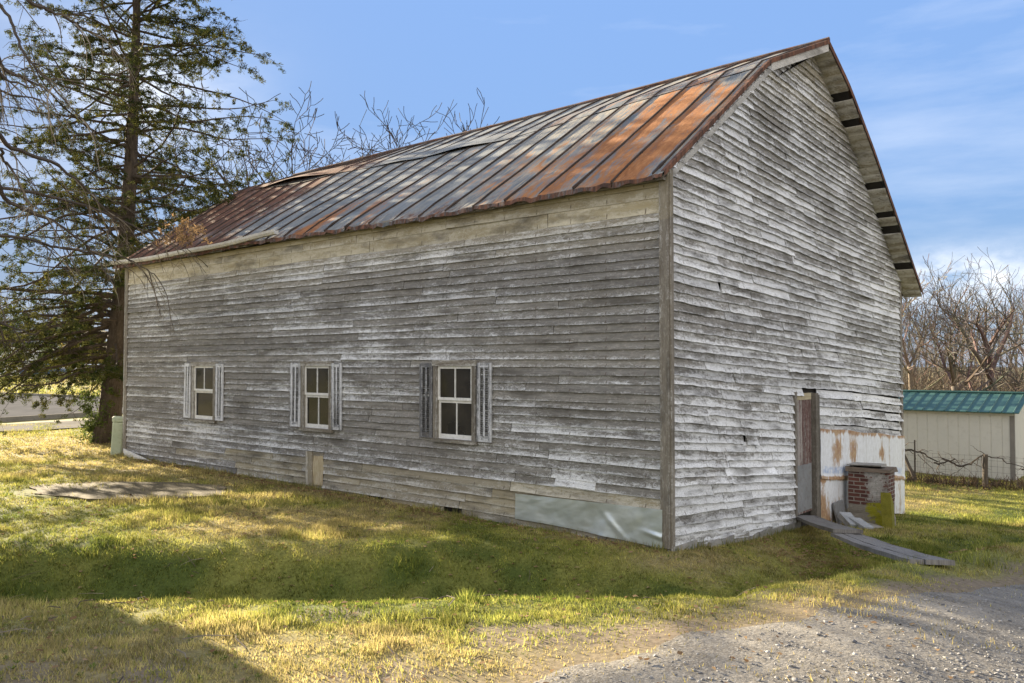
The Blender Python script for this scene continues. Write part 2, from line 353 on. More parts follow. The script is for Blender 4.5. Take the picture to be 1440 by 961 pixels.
def m_brick():
    t = NT('old_brick'); vec = t.attr('bu').outputs['Vector']
    br = t.n('ShaderNodeTexBrick'); t.L.new(vec, br.inputs['Vector']); br.inputs['Scale'].default_value = 1.0
    br.inputs['Brick Width'].default_value = .21; br.inputs['Row Height'].default_value = .072; br.inputs['Mortar Size'].default_value = .009
    br.inputs['Color1'].default_value = (.135, .055, .042, 1); br.inputs['Color2'].default_value = (.075, .038, .034, 1); br.inputs['Mortar'].default_value = (.25, .23, .20, 1)
    obj = t.n('ShaderNodeTexCoord').outputs['Object']; n1 = t.noise(obj, 4.5, 6, .68); n2 = t.noise(obj, 15, 5, .7)
    sp = t.n('ShaderNodeSeparateColor'); t.L.new(t.attr('col').outputs['Color'], sp.inputs[0]); white, moss, stone = sp.outputs
    colr = t.mix(t.rng(n2, .5, .7, 0, .55), br.outputs['Color'], (.09, .06, .05))
    lime = t.rng(t.math('SUBTRACT', t.math('ADD', t.math('MULTIPLY', n1, .7), t.math('MULTIPLY', n2, .4)), t.rng(white, 0, 1, .85, .36)), -.03, .08, 0, 1, True)
    colr = t.mix(lime, colr, t.mix(t.rng(n2, .4, .65), (.40, .385, .365), (.24, .23, .215)))
    colr = t.mix(t.rng(t.math('ADD', stone, t.math('MULTIPLY', n1, .6)), .75, .95), colr, t.mix(n2, (.15, .13, .105), (.30, .275, .235)))
    mo = t.rng(t.math('SUBTRACT', t.math('ADD', t.math('MULTIPLY', n1, .7), t.math('MULTIPLY', n2, .3)), t.rng(moss, 0, 1, .95, .40)), -.02, .08, 0, 1, True)
    colr = t.mix(mo, colr, (.27, .26, .025))
    return t.pbr(colr, .95, 0, t.bump(t.math('ADD', t.math('MULTIPLY', br.outputs['Fac'], -1.0), n2), .7, .012), .15)
M['brick'] = m_brick()

# ------------------------------------------------------------------ ground shape
BX, BY, BZ = 2.019, 10.533, -0.70                # near corner of the barn at the foot of its boards
CA, SA = math.cos(R(49.783)), math.sin(R(49.783))
XC = [-200, -10, .6, 1.6, 2.6, 4.0, 5.6, 10, 20, 60, 200]; YC = [5.8, 5.8, 5.8, 5.95, 6.75, 8.25, 9.25, 11.9, 16.8, 36, 110]
def pq(X, Y):
    dx = np.asarray(X, float) - BX; dy = np.asarray(Y, float) - BY
    return dx * CA + dy * SA, -dx * SA + dy * CA
def ground(X, Y, rough=True):
    X = np.asarray(X, float); Y = np.asarray(Y, float); p, q = pq(X, Y)
    g = np.interp(p, [-1, 0, 1.14, 2.55, 4.25, 10.5, 13, 40, 80, 160], [0, -.05, -.19, -.31, -.40, -1.03, -1.06, -1.06, -.3, .6])
    w = 1 - sstep(0, 15, q)
    zl = -.70 + w * g + (1 - w) * .08
    zl = zl + 1.0 * sstep(58, 90, Y) * (1 - sstep(-20, 20, X))
    d = Y - np.interp(X, XC, YC)
    zd = np.interp(X, [-200, 1, 2, 3, 4.2, 6, 12, 40, 90], [0, 0, -.02, -.14, -.32, -.40, -.62, -1.0, -1.0])
    rt = sstep(2.5, 5, X)
    lf = 1 - sstep(-.6, 2.4, X)
    zl = zl - (1 - lf) * (.42 - .30 * rt) * (1 - sstep(1.6, 4.3, d)) - lf * .70 * (1 - sstep(2.9, 4.9, d))
    zd = zd + .055 * (1 - rt) * np.clip(-d, 0, 1.6)
    s = np.clip(sstep(-.25, 1.25, d), 0, 1)
    z = zd * (1 - s) + zl * s
    z = z - .10 * sstep(-.2, -2.5, d) * (1 - sstep(-3, 1.5, X)) * 0
    if rough:
        k = 1 / (1 + (np.hypot(X, Y) / 60) ** 2)
        f = 1 - .85 * sstep(-.5, .7, drive_d(X, Y))
        z = z + k * f * (.05 * (fbm(X * .9, Y * .9, 3) - .5) + .045 * (fbm(X * 4, Y * 4, 9, 3) - .5))
    return z
def gz(x, y): return float(ground(x, y))
# edge of the driveway
DEX = np.array([-14, -5.6, -2.5, -1.0, .10, .85, 1.6, 2.35, 3.0, 4.3, 8.8, 16, 40.]); DEY = np.array([-14, -5, 0, 2.5, 4.05, 4.65, 5.15, 5.55, 6.15, 7.15, 10.0, 14.0, 26.])
def drive_edge(X): return np.interp(X, DEX, DEY)
def drive_d(X, Y):   # > 0 on the driveway
    return (drive_edge(X) - np.asarray(Y, float)) * .72 + (fbm(np.asarray(X) * .8, np.asarray(Y) * .8, 21) - .5) * .55
def green(X, Y):
    """0 straw .. 1 green; bare: how much soil shows"""
    n = fbm(np.asarray(X) * .33, np.asarray(Y) * .33, 5, 4); n2 = fbm(np.asarray(X) * 1.7, np.asarray(Y) * 1.7, 6, 3)
    d = np.asarray(Y) - np.interp(X, XC, YC)
    g = .43 + (n - .5) * 1.7 + (n2 - .5) * 1.1
    g = g + .30 * np.exp(-((d - 2.3) / 1.6) ** 2) + .22 * np.exp(-((d - .25) / .5) ** 2)
    g = g - .42 * sstep(-.5, -1.5, d)
    p, q = pq(X, Y)
    g = g - .35 * np.exp(-(p / .9) ** 2) * sstep(-1, 0, q) - .12 * sstep(5, 13, d)
    g = g - .3 * np.exp(-((q + .7) / .7) ** 2) * (p > -1) * (p < 6)
    bare = sstep(-.95, .15, drive_d(X, Y)) * .9 + .95 * sstep(.50, .68, n2) * sstep(-.2, -1.1, d) + .5 * sstep(.66, .8, n2) * (1 - sstep(-.5, .2, d))
    bare = bare * (1 - .7 * sstep(1.2, 3.0, X) * sstep(-.1, -.4, drive_d(X, Y)))
    return np.clip(g, 0, 1), np.clip(bare, 0, 1)
GREEN = np.array([.128, .166, .034]); YEL = np.array([.350, .342, .080]); STRAW = np.array([.440, .360, .155]); SOIL = np.array([.170, .134, .092])
def make_ground():
    n = 430
    t = np.linspace(-1, 1, n); xs = 1200 * np.sinh(7.6 * t) / np.sinh(7.6); ys = 8.5 + 1500 * np.sinh(7.8 * t) / np.sinh(7.8)
    X, Y = np.meshgrid(xs, ys); Z = ground(X, Y)
    far = np.hypot(X, Y); Z = Z + 0 * far
    idx = np.arange(n * n).reshape(n, n)
    F = np.stack([idx[:-1, :-1], idx[:-1, 1:], idx[1:, 1:], idx[1:, :-1]], -1).reshape(-1, 4)
    g, b = green(X, Y); g = g[..., None]; b = b[..., None]
    c = np.where(g < .5, STRAW + (YEL - STRAW) * g * 2, YEL + (GREEN - YEL) * (g * 2 - 1)) * .46
    c = c * (1 - b) + SOIL * b
    ff = sstep(92, 125, np.hypot(X, Y))[..., None]; c = c * (1 - ff) + np.array([.075, .070, .042]) * ff
    o = raw_mesh('ground', np.stack([X, Y, Z], -1).reshape(-1, 3), F, c.reshape(-1, 3), M['ground'])
    o.data.polygons.foreach_set('use_smooth', np.ones(len(o.data.polygons), bool))
    tag(o, kind='structure')
make_ground()

def make_drive():
    ts = np.linspace(0, 1, 330); s = np.interp(ts, np.linspace(0, 1, len(DEX)), np.arange(len(DEX)))
    # denser where the photograph looks closely
    ex = np.interp(s, np.arange(len(DEX)), DEX); ey = np.interp(s, np.arange(len(DEX)), DEY)
    w = np.concatenate([np.linspace(-.55, 6, 90), np.linspace(6.3, 24, 30)])
    X = ex[:, None] + .72 * w[None, :]; Y = ey[:, None] - .70 * w[None, :]
    Z = ground(X, Y) + .006
    dd = drive_d(X, Y)
    Z = Z - .05 * sstep(.05, -.25, dd)                # the frayed edge dips under the turf
    n, m = X.shape; idx = np.arange(n * m).reshape(n, m)
    F = np.stack([idx[:-1, :-1], idx[1:, :-1], idx[1:, 1:], idx[:-1, 1:]], -1).reshape(-1, 4)
    st = np.clip(.12 + .82 * sstep(.3, 1.6, dd) + (fbm(X * .7, Y * .7, 33) - .5) * .8, 0, 1)
    c = np.stack([st, st, st], -1).reshape(-1, 3)
    o = raw_mesh('driveway', np.stack([X, Y, Z], -1).reshape(-1, 3), F[:, ::-1], c, M['gravel'])
    o.data.polygons.foreach_set('use_smooth', np.ones(len(o.data.polygons), bool))
    tag(o, kind='structure')
make_drive()

def sheet(name, poly_a, poly_b, mat, lift, n=40):
    """strip between two polylines laid on the ground"""
    A = np.array(poly_a, float); B = np.array(poly_b, float)
    ta = np.linspace(0, 1, n)
    def res(P): u = np.linspace(0, 1, len(P)); return np.stack([np.interp(ta, u, P[:, 0]), np.interp(ta, u, P[:, 1])], -1)
    A = res(A); B = res(B); m = 10; k = np.linspace(0, 1, m)
    P = A[:, None] * (1 - k[None, :, None]) + B[:, None] * k[None, :, None]
    Z = ground(P[..., 0], P[..., 1], False) + lift
    idx = np.arange(n * m).reshape(n, m)
    F = np.stack([idx[:-1, :-1], idx[:-1, 1:], idx[1:, 1:], idx[1:, :-1]], -1).reshape(-1, 4)
    V = np.concatenate([P, Z[..., None]], -1).reshape(-1, 3)
    return tag(raw_mesh(name, V, F, np.ones((len(V), 3)) * .5, mat), kind='structure')
ROAD_N = [(-60, 27.5), (-36, 29.5), (-20.3, 32.4), (-18.0, 37.5), (-10, 50), (0, 66)]
ROAD_F = [(-90, 62), (-60, 63), (-39.6, 62.5), (-25, 53.5), (-17, 58), (-8, 70)]
sheet('road', ROAD_N, ROAD_F, M['asphalt'], .05)
sheet('path', [(-60, 22.6), (-32, 25.2), (-16.6, 27.3), (-11, 34.5), (-4, 44)], [(-60, 25.4), (-36, 27.4), (-19.2, 30.2), (-14.5, 36.5), (-7, 47)], M['concrete'], .05)
def kerb(line, name='kerb'):
    mb = MB(); pts = [Vector((x, y, float(ground(x, y, False)))) for x, y in line]
    for a, b in zip(pts[:-1], pts[1:]):
        d = (b - a).normalized(); n = Vector((-d.y, d.x, 0)); k = 8
        for i in range(k):
            p = a.lerp(b, i / k); q = a.lerp(b, (i + 1) / k)
            vs = [p - n * .1, p + n * .1, q + n * .1, q - n * .1]
            mb.add([v + Vector((0, 0, -.1)) for v in vs] + [v + Vector((0, 0, .19)) for v in vs], [(4, 5, 6, 7), (0, 1, 5, 4), (1, 2, 6, 5), (2, 3, 7, 6), (3, 0, 4, 7)])
    return tag(mb.build(name, M['concrete']), kind='structure')
kerb(ROAD_F); kerb(ROAD_N[:4])

# ------------------------------------------------------------------ the barn (local x along the gable, local y along the side wall)
barn = empty('barn', (BX, BY, BZ), R(49.783))
tag(barn, 'long weathered grey clapboard barn with a rusty seamed metal roof', 'barn')
LEN, WID = 15.22, 10.5
PX = [-.15, 0, 3.3, 5.15, 6.25, 7.5, 9.0, 10.53, 10.95]; PZ = [4.75, 4.86, 7.20, 8.0, 7.34, 6.52, 5.42, 4.26, 3.93]
def prof(x): return np.interp(x, PX, PZ)
def over(x): return float(np.interp(x, [-1, 3.2, 3.6, 5.15, 6, 11], [.03, .03, .10, .33, .38, .40]))
def brk_sag(y): return float(np.interp(y, [0, 2.65, 5.5, 8, 11, 14, 17], [0, -.10, -.24, -.20, -.06, .02, .10]))
def jagged(a, b, step):
    out = [a]
    while out[-1] < b - step * 1.3: out.append(out[-1] + step * random.uniform(.75, 1.25))
    return out + [b]
def board_run(mb, P, a, b, zlo, zhi, col, proud0, lip, wob=.004, step=.22, tip=0.0):
    """one clapboard from a to b; zlo/zhi functions of the run; P(u, out, z) -> local point"""
    us = jagged(a, b, step) if b - a > step else [a, b]
    seed = random.random() * 60; off = random.random() * 40
    vs = []; bu = []; w0 = random.uniform(-1, 1)
    for i, u in enumerate(us):
        lo, hi = zlo(u), zhi(u)
        j = random.uniform(-wob, wob); k = random.uniform(-wob, wob) + w0 * .003 + tip * ((u - a) / (b - a)) ** 3
        lo += j; q = max(0.0, hi - lo)
        vs += [P(u, lip + proud0 + k, lo), P(u, proud0 + k * .3, hi), P(u, proud0 + k - .004, lo)]
        bu += [(u + off, 0.0, seed), (u + off, 1.0 if q > .03 else q * 10, seed), (u + off, 0.0, seed)]
    n = len(us); fs = []
    for i in range(n - 1):
        o = i * 3; fs += [(o, o + 3, o + 4, o + 1), (o + 2, o + 5, o + 3, o)]
    e = (n - 1) * 3; fs += [(0, 1, 2), (e, e + 2, e + 1)]
    mb.add(vs, fs, col, bu)
def split(a, b, holes):
    segs = [(a, b)]
    for h0, h1 in holes:
        new = []
        for s0, s1 in segs:
            if h1 <= s0 or h0 >= s1: new.append((s0, s1)); continue
            if h0 > s0: new.append((s0, h0))
            if h1 < s1: new.append((h1, s1))
        segs = new
    return [s for s in segs if s[1] - s[0] > .02]
def lengths(a, b, lo=1.4, hi=4.2):
    cuts = [a]
    while cuts[-1] < b - lo: cuts.append(min(b, cuts[-1] + random.uniform(lo, hi)))
    cuts[-1] = b if b - cuts[-1] < lo else cuts[-1]
    if cuts[-1] < b: cuts.append(b)
    return list(zip(cuts[:-1], cuts[1:]))
WINS = [(3.80, .47), (7.38, .47), (11.43, .50)]      # centre, half width of casing
WZ0, WZ1 = 1.12, 2.36
def side_wall():
    mb = MB(); P = lambda u, o, z: (-o, u, z)
    z = -.06; k = 0
    while z < 4.72:
        ex = .118 if z > .9 else .128
        ex *= random.uniform(.94, 1.06)
        if z > 4.3: ex = .20
        hole = []
        for c, h in WINS:
            if z + ex * .6 > WZ0 and z + .02 < WZ1: hole.append((c - h + .03, c + h - .03))
        if z > .02 and z < .66: hole.append((7.18, 7.69))
        base_t = .80 + .16 * random.random()
        for a, b in lengths(.11, LEN - .13, 1.6, 5.2):
            t = random.random()
            pa = .37 + .22 * (random.random() - .5) + (.12 if t > .90 else 0) + .10 * (z < 1.0)
            if z > 3.9: pa += .18
            if t > .97: pa = .60
            tone = base_t * random.uniform(.90, 1.10) * (1.08 if z > 3.8 else 1)
            och = max(0, (z - 3.75) / 1.0) * random.uniform(.5, .9) + ((.35 + .45 * random.random()) if z < .48 and 1.8 < b and a < 10 else 0) + .08 * random.random()
            if z > 4.3: och = random.uniform(.75, .95)
            s0 = random.uniform(-.006, .006); wv = random.uniform(0, 6)
            if z < .12 and 3 < b < 8 and random.random() < .4: hole = hole + [(b - random.uniform(.2, .5), b)]
            for u0, u1 in split(a, b, hole):
                drop = random.uniform(-.012, .012) if random.random() < .25 else 0
                board_run(mb, P, u0 + .006, u1 - .006, lambda u: z + s0 + .006 * math.sin(u * .9 + wv) + drop * (u - u0) / (u1 - u0), lambda u: min(z + ex + .025 + s0, 4.74), (pa, tone, min(1, och)), .004, .033 if z < 4.3 else .014,
                          .0035, .25, random.uniform(.01, .03) if random.random() < .06 else 0)
        z += ex; k += 1
    # one sprung board with a shadow gap, near the galvanised sheet
    board_run(mb, P, 1.12, 1.80, lambda u: .60 + .02 * (u - 1.1), lambda u: .72, (.66, 1.0, .05), .02, .03, .008, .15, .03)
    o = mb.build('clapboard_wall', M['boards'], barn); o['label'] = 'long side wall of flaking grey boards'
side_wall()
def gslope(z): return float(np.interp(z, [-1, .2, 1.6, 2.2, 2.8, 8], [-.066, -.078, -.085, -.055, -.040, -.046]))
GROUND_X = [0, 1.14, 2.55, 4.25, 10.58]; GROUND_Z = [-.02, -.13, -.25, -.33, -.95]
DOOR = (4.17, 5.20, -.24, 1.87)
def tin_top(x): return 1.21 - .093 * (x - 5.2)
def gable_wall():
    mb = MB(); P = lambda u, o, z: (u, -o, z)
    z = -.12
    while z < 9.0:
        ex = .121 * random.uniform(.92, 1.08); sl = gslope(z)
        base_t = .86 + .16 * random.random()
        for a, b in lengths(.035, WID, .9, 2.9):
            t = random.random()
            zm = z + sl * (a + b) / 2
            pa = .62 + .30 * (random.random() - .5) + (.18 if t > .9 else 0) + (.10 if zm < 1.6 else 0) - .08 * (zm > 4.5)
            tone = base_t * random.uniform(.88, 1.14)
            och = .06 * random.random() + max(0, .6 * (zm - 6.3) / 1.2) * random.random()
            s0 = random.uniform(-.010, .010); wv = random.uniform(0, 6); tw = random.uniform(-.014, .014) if random.random() < .4 else 0
            lo = lambda u: z + sl * u + s0 + .012 * math.sin(u * .7 + z * 1.3) + .005 * math.sin(u * 2.3 + wv) + tw * (u - a) / (b - a)
            hole = []
            if random.random() < .025 and zm < 6 and b - a > .8:
                g0 = random.choice((a, b - .25, random.uniform(a, b - .3))); hole.append((g0, g0 + random.uniform(.03, .13)))
            if zm + ex > DOOR[2] - .2 and zm + .085 < DOOR[3]: hole.append((DOOR[0], DOOR[1]))
            if zm + ex * 1.1 < tin_top(max(5.2, (a + b) / 2)) and b > 5.2: hole.append((5.2, 11))
            segs = split(a, b, hole)
            for u0, u1 in segs:
                f0 = lambda u: max(min(lo(u), prof(u) - .03), np.interp(u, GROUND_X, GROUND_Z))
                f1 = lambda u: max(min(lo(u) + ex + .028, prof(u) - .02), np.interp(u, GROUND_X, GROUND_Z))
                mids = np.linspace(u0, u1, 9)
                if all(f1(u) - f0(u) < .012 for u in mids): continue
                # trim the run to where the board is inside the gable
                ok = [u for u in np.linspace(u0, u1, 41) if lo(u) < prof(u) - .03 and lo(u) + ex > np.interp(u, GROUND_X, GROUND_Z)]
                if len(ok) < 2: continue
                board_run(mb, P, min(ok) + .008, max(ok) - .008, f0, f1, (min(1, pa), tone, min(1, och)), .004, .042, .007, .14, random.uniform(.015, .05) if random.random() < .10 else 0)
        z += ex
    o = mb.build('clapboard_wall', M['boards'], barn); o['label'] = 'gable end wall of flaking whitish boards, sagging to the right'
    mb = MB()
    for x0, x1 in zip(np.linspace(3.2, 6.8, 19)[:-1], np.linspace(3.2, 6.8, 19)[1:]):     # short top courses under the peak
        mb.add([(x0, -.012, 6.9), (x1, -.012, 6.9), (x1, -.012, prof(x1) - .03), (x0, -.012, prof(x0) - .03)], [(0, 1, 2, 3)], (.6, .9, .3), [(x0, .2, 3), (x1, .2, 3), (x1, .9, 3), (x0, .9, 3)])
    mb.build('peak_board', M['boards'], barn)
gable_wall()
def shell():
    # solid framing behind the boards: seen dark through the gaps, closes the barn on its far sides
    mb = MB(); xs = list(np.linspace(0.03, WID - .03, 22)); y0, y1 = .03, LEN - .03
    for y, fl in ((y0, 0), (y1, 1)):
        for a, b in zip(xs[:-1], xs[1:]):
            vs = [(a, y, -1.3), (b, y, -1.3), (b, y, prof(b) - .06), (a, y, prof(a) - .06)]
            mb.add(vs, [(0, 1, 2, 3) if not fl else (3, 2, 1, 0)])
    for x in (.03, WID - .03):
        mb.add([(x, y0, -1.3), (x, y1, -1.3), (x, y1, prof(x) - .06), (x, y0, prof(x) - .06)], [(0, 1, 2, 3)])
    mb.build('framing', M['dark'], barn)
    mb = MB()        # boards of the two far walls, not in view from the drive
    for k in range(40):
        z = -.9 + k * .14
        if z < 4.1: board_run(mb, lambda u, o, q: (WID + o, u, q), .1, LEN - .1, lambda u: z, lambda u: z + .16, (.5, .9, .1), .004, .022, .004, .9)
        if z < 4.7: board_run(mb, lambda u, o, q: (u, LEN + o, q), .05, WID - .05, lambda u: z, lambda u: z + .16, (.5, .9, .1), .004, .022, .004, .9)
    for k in range(28):
        z = 4.3 + k * .14
        ok = [u for u in np.linspace(.1, WID - .1, 80) if prof(u) > z + .1]
        if len(ok) > 3: board_run(mb, lambda u, o, q: (u, LEN + o, q), min(ok), max(ok), lambda u: z, lambda u: z + .16, (.5, .9, .1), .004, .022, .004, .9)
    mb.build('clapboard_wall', M['boards'], barn)
shell()
def corner_boards():
    for spec in (((-.052, -.030, -.03), (-.006, .105, 4.80)), ((-.030, -.054, -.06), (.045, -.032, 4.84)), ((-.05, LEN - .13, -.05), (-.006, LEN + .03, 4.78)), ((WID - .10, -.05, -1.0), (WID + .02, -.006, 4.18))):
        mb = MB(); lo, hi = spec; n = 9; zs = np.linspace(lo[2], hi[2], n)
        for a, b in zip(zs[:-1], zs[1:]):
            mb.box((lo[0], lo[1], a), (hi[0], hi[1], b - .0005), (.30, .95, .25 if a > 3.9 else .03), seed=lo[0] * 90)
        mb.build('corner_board', M['trim'], barn)
corner_boards()
def foundation():
    mb = MB()
    u = .0
    while u < 4.1:
        w = random.uniform(.28, .6); g = np.interp(u + w / 2, GROUND_X, GROUND_Z)
        mb = MB(); mb.box((u + .01, -.055 + random.uniform(-.02, .01), g - .45), (u + w, .05, g + .035 + random.uniform(-.03, .02)), jit=.018); mb.build('foundation_stone', M['stone'], barn); u += w
    for y, w in ((-.02, .25), (.6, .5), (2.7, .45), (3.3, .4), (4.3, .35), (5.4, .5), (6.4, .6), (7.2, .5)):
        mb = MB(); mb.box((-.04, y, -.4), (.06, y + w, -.05 + random.uniform(-.02, .03)), jit=.02); mb.build('foundation_stone', M['stone'], barn)
    mb = MB()
    for a, b in ((.0, 2.2), (2.2, 4.15)):
        za, zb = np.interp([a, b], GROUND_X, GROUND_Z)
        board_run(mb, lambda u, o, z: (u, -o, z), a + .02, b, lambda u: np.interp(u, GROUND_X, GROUND_Z) + .03, lambda u: np.interp(u, GROUND_X, GROUND_Z) + .13, (.65, 1.0, .12), .03, .012, .006, .2)
    mb.build('sill_board', M['boards'], barn)
foundation()

def window(c, h, lower_muntin, shl, shr, dark_top):
    mb = MB(); T = .085
    def bx(m, y0, y1, z0, z1, x0, x1, col): m.box((x0, y0, z0), (x1, y1, z1), col)
    g = (.42, .92, .03)
    bx(mb, c - h, c - h + T, WZ0 + .02, WZ1 - .06, -.062, .02, (.35, .72 if dark_top else .95, .05)); bx(mb, c + h - T, c + h, WZ0 + .02, WZ1 - .06, -.058, .02, g)
    bx(mb, c - h - .02, c + h + .02, WZ1 - .058, WZ1 + .035, -.066, .02, (.5, .9, .10))
    w = mb.build('window', M['trim'], barn)
    s = MB(); bx(s, c - h - .03, c + h + .02, WZ0 - .035, WZ0 + .018, -.085, .02, (.40, .8, .12)); s.build('sill', M['trim'], w)
    a0, a1 = c - h + T, c + h - T; mid = (WZ0 + WZ1) / 2 + .02; st = .042
    def sash(z0, z1, x0, x1, munt, shift=0.0, b_rail=.05):
        m = MB(); lo, hi = a0 + .002, a1 - .002
        for y0, y1, q0, q1 in ((lo, lo + st, z0, z1), (hi - st, hi, z0, z1), (lo + st, hi - st, z0, z0 + b_rail), (lo + st, hi - st, z1 - .04, z1)):
            m.box((x0, y0, q0), (x1, y1, q1 - .0005), (1, 1, 1))
        if munt: cc = (lo + hi) / 2 + shift; m.box((x0 + .003, cc - .011, z0 + b_rail), (x1 - .003, cc + .011, z1 - .0405))
        m.build('sash', M['sash'], w)
        pn = MB(); xg = (x0 + x1) / 2 + .002
        vs = []; fs = []
        cuts = [lo + st - .004, (lo + hi) / 2 + shift, hi - st + .004] if munt else [lo + st - .004, hi - st + .004]
        for y0, y1 in zip(cuts[:-1], cuts[1:]):
            t0 = random.uniform(-.002, .002); o = len(vs)
            for dx in (0, .003): vs += [(xg + t0 + dx, y0, z0 + b_rail - .004), (xg - t0 + dx, y1, z0 + b_rail - .004), (xg - t0 * .5 + dx, y1, z1 - .036), (xg + dx, y0, z1 - .036)]
            fs += [(o + 0, o + 3, o + 2, o + 1), (o + 4, o + 5, o + 6, o + 7)]
        pn.add(vs, fs); pn.build('pane', M['glass'], w)
    sash(mid - .005, WZ1 - .062, -.034, -.002, True, .0, .045)
    sash(WZ0 + .02, mid - .007, -.012, .018, lower_muntin, -.015, .075)
    for (y0, y1, pa, tn, lean) in (shl, shr):
        m = MB(); W_ = y1 - y0; zb, zt = WZ0 + .02, WZ1 - .01
        def b2(u0, u1, z0, z1, x0, x1, p): m.box((x0, y0 + u0, z0), (x1, y0 + u1, z1), (p, tn, 0))
        b2(0, .062, zb, zt, -.068, -.036, pa); b2(W_ - .062, W_, zb, zt, -.068, -.036, pa)
        b2(.0625, W_ - .0625, zb, zb + .09, -.064, -.038, pa); b2(.0625, W_ - .0625, zt - .07, zt, -.064, -.038, pa)
        b2(W_ / 2 - .018, W_ / 2 + .018, zb + .0905, zt - .0705, -.066, -.056, pa)
        k = 0; zz = zb + .10
        while zz < zt - .09:
            if random.random() > .12:
                Mx = Matrix.Translation((-.050, y0 + W_ / 2, zz)) @ Matrix.Rotation(R(38), 4, 'Y')
                m.box((-.016, -(W_ / 2 - .063), -.003), (.016, W_ / 2 - .063, .003), (pa * .7, tn * .8, 0), Mx)
            zz += .034
        so_ = m.build('shutter', M['shutter'], w); so_.rotation_euler = (lean, 0, 0)
        so_.location = Vector((0, 0, 0)) - (Matrix.Rotation(lean, 3, 'X') @ Vector((0, c, WZ0)) - Vector((0, c, WZ0)))
    return w
window(3.80, .47, True, (4.285, 4.575, .40, .80, 0), (3.005, 3.30, .50, .95, 0), True)['label'] = 'window with dark peeling shutters nearest the corner'
window(7.38, .47, True, (7.87, 8.19, .66, 1.05, .008), (6.62, 6.90, .56, 1.0, -.006), False)['label'] = 'middle window with pale blue shutters'
window(11.43, .50, False, (11.96, 12.24, .80, 1.05, .012), (10.62, 10.90, .74, 1.03, 0), False)['label'] = 'far window with a single lower pane'

def hatch():
    mb = MB(); mb.box((-.05, 7.50, .06), (.0, 7.69, .70), (.35, 1.0, .35)); mb.box((-.03, 7.17, .63), (.0, 7.498, .70), (.35, .8, .2))
    h = mb.build('hatch', M['trim'], barn)
    t = MB(); vs = []; n = 8
    cols = []
    for i in range(n + 1):
        for j in range(5):
            y = 7.185 + .31 * j / 4; vs.append((-.022 - .01 * math.sin(i * .9 + j), y, .09 + .55 * i / n)); cols.append((.75 if j >= 2 else .1, 1, 0))
    fs = [(i * 5 + j, i * 5 + j + 1, i * 5 + j + 6, i * 5 + j + 5) for i in range(n) for j in range(4)]
    t.add(vs, [f[::-1] for f in fs], cols, [(v[1] * 1.4 + 3, v[2], 0) for v in vs])
    t.build('panel', M['hatchtin'], h)
M['hatchtin'] = m_noise('rust_stained_panel', (.50, .44, .30), (.40, .33, .21), 3, .8, .2, (.24, .11, .05), sc3=(1, 3.5, .5))
hatch()
def galv_patch():
    t = MB(); ny, nz = 90, 26; vs = []
    for i in range(ny + 1):
        y = .075 + 2.46 * i / ny
        zt = .46 - .016 * (y); zb = -.035 + .085 * min(1, y / 2.0)
        for j in range(nz + 1):
            v = j / nz; z = zb + (zt - zb) * v
            d = .008 * (fbm(y * 2.1, v * 1.6, 41) - .5) * 2 + .012 * (fbm(y * 5 + v * 2, v * 3, 43) - .5) + .004 * (fbm(y * 11, v * 6 + y * 3, 44, 3) - .5)
            k = max(0, 1 - abs(y - (.98 - .10 * v)) / (.05 + .22 * (1 - v))) ; d += .034 * k * max(0, .75 - v)
            k = max(0, 1 - abs((v - .28) - .3 * (y - .1)) / .10) * max(0, 1 - abs(y - .16) / .26); d += .022 * k
            k = max(0, 1 - abs(y - .62 - .5 * v) / .10) * max(0, .6 - abs(v - .35)); d += .022 * k
            k = math.sin(y * 3.1 + .6) * .010; d += k * (1 - v * .6)
            vs.append((-.052 - max(-.014, d * 1.15), y, z))
    w = nz + 1; fs = [(i * w + j, i * w + j + 1, (i + 1) * w + j + 1, (i + 1) * w + j) for i in range(ny) for j in range(nz)]
    t.add(vs, fs); o = t.build('metal_patch', M['galv'], barn, smooth=True); o['label'] = 'dented galvanised sheet nailed along the foot of the side wall'
galv_patch()
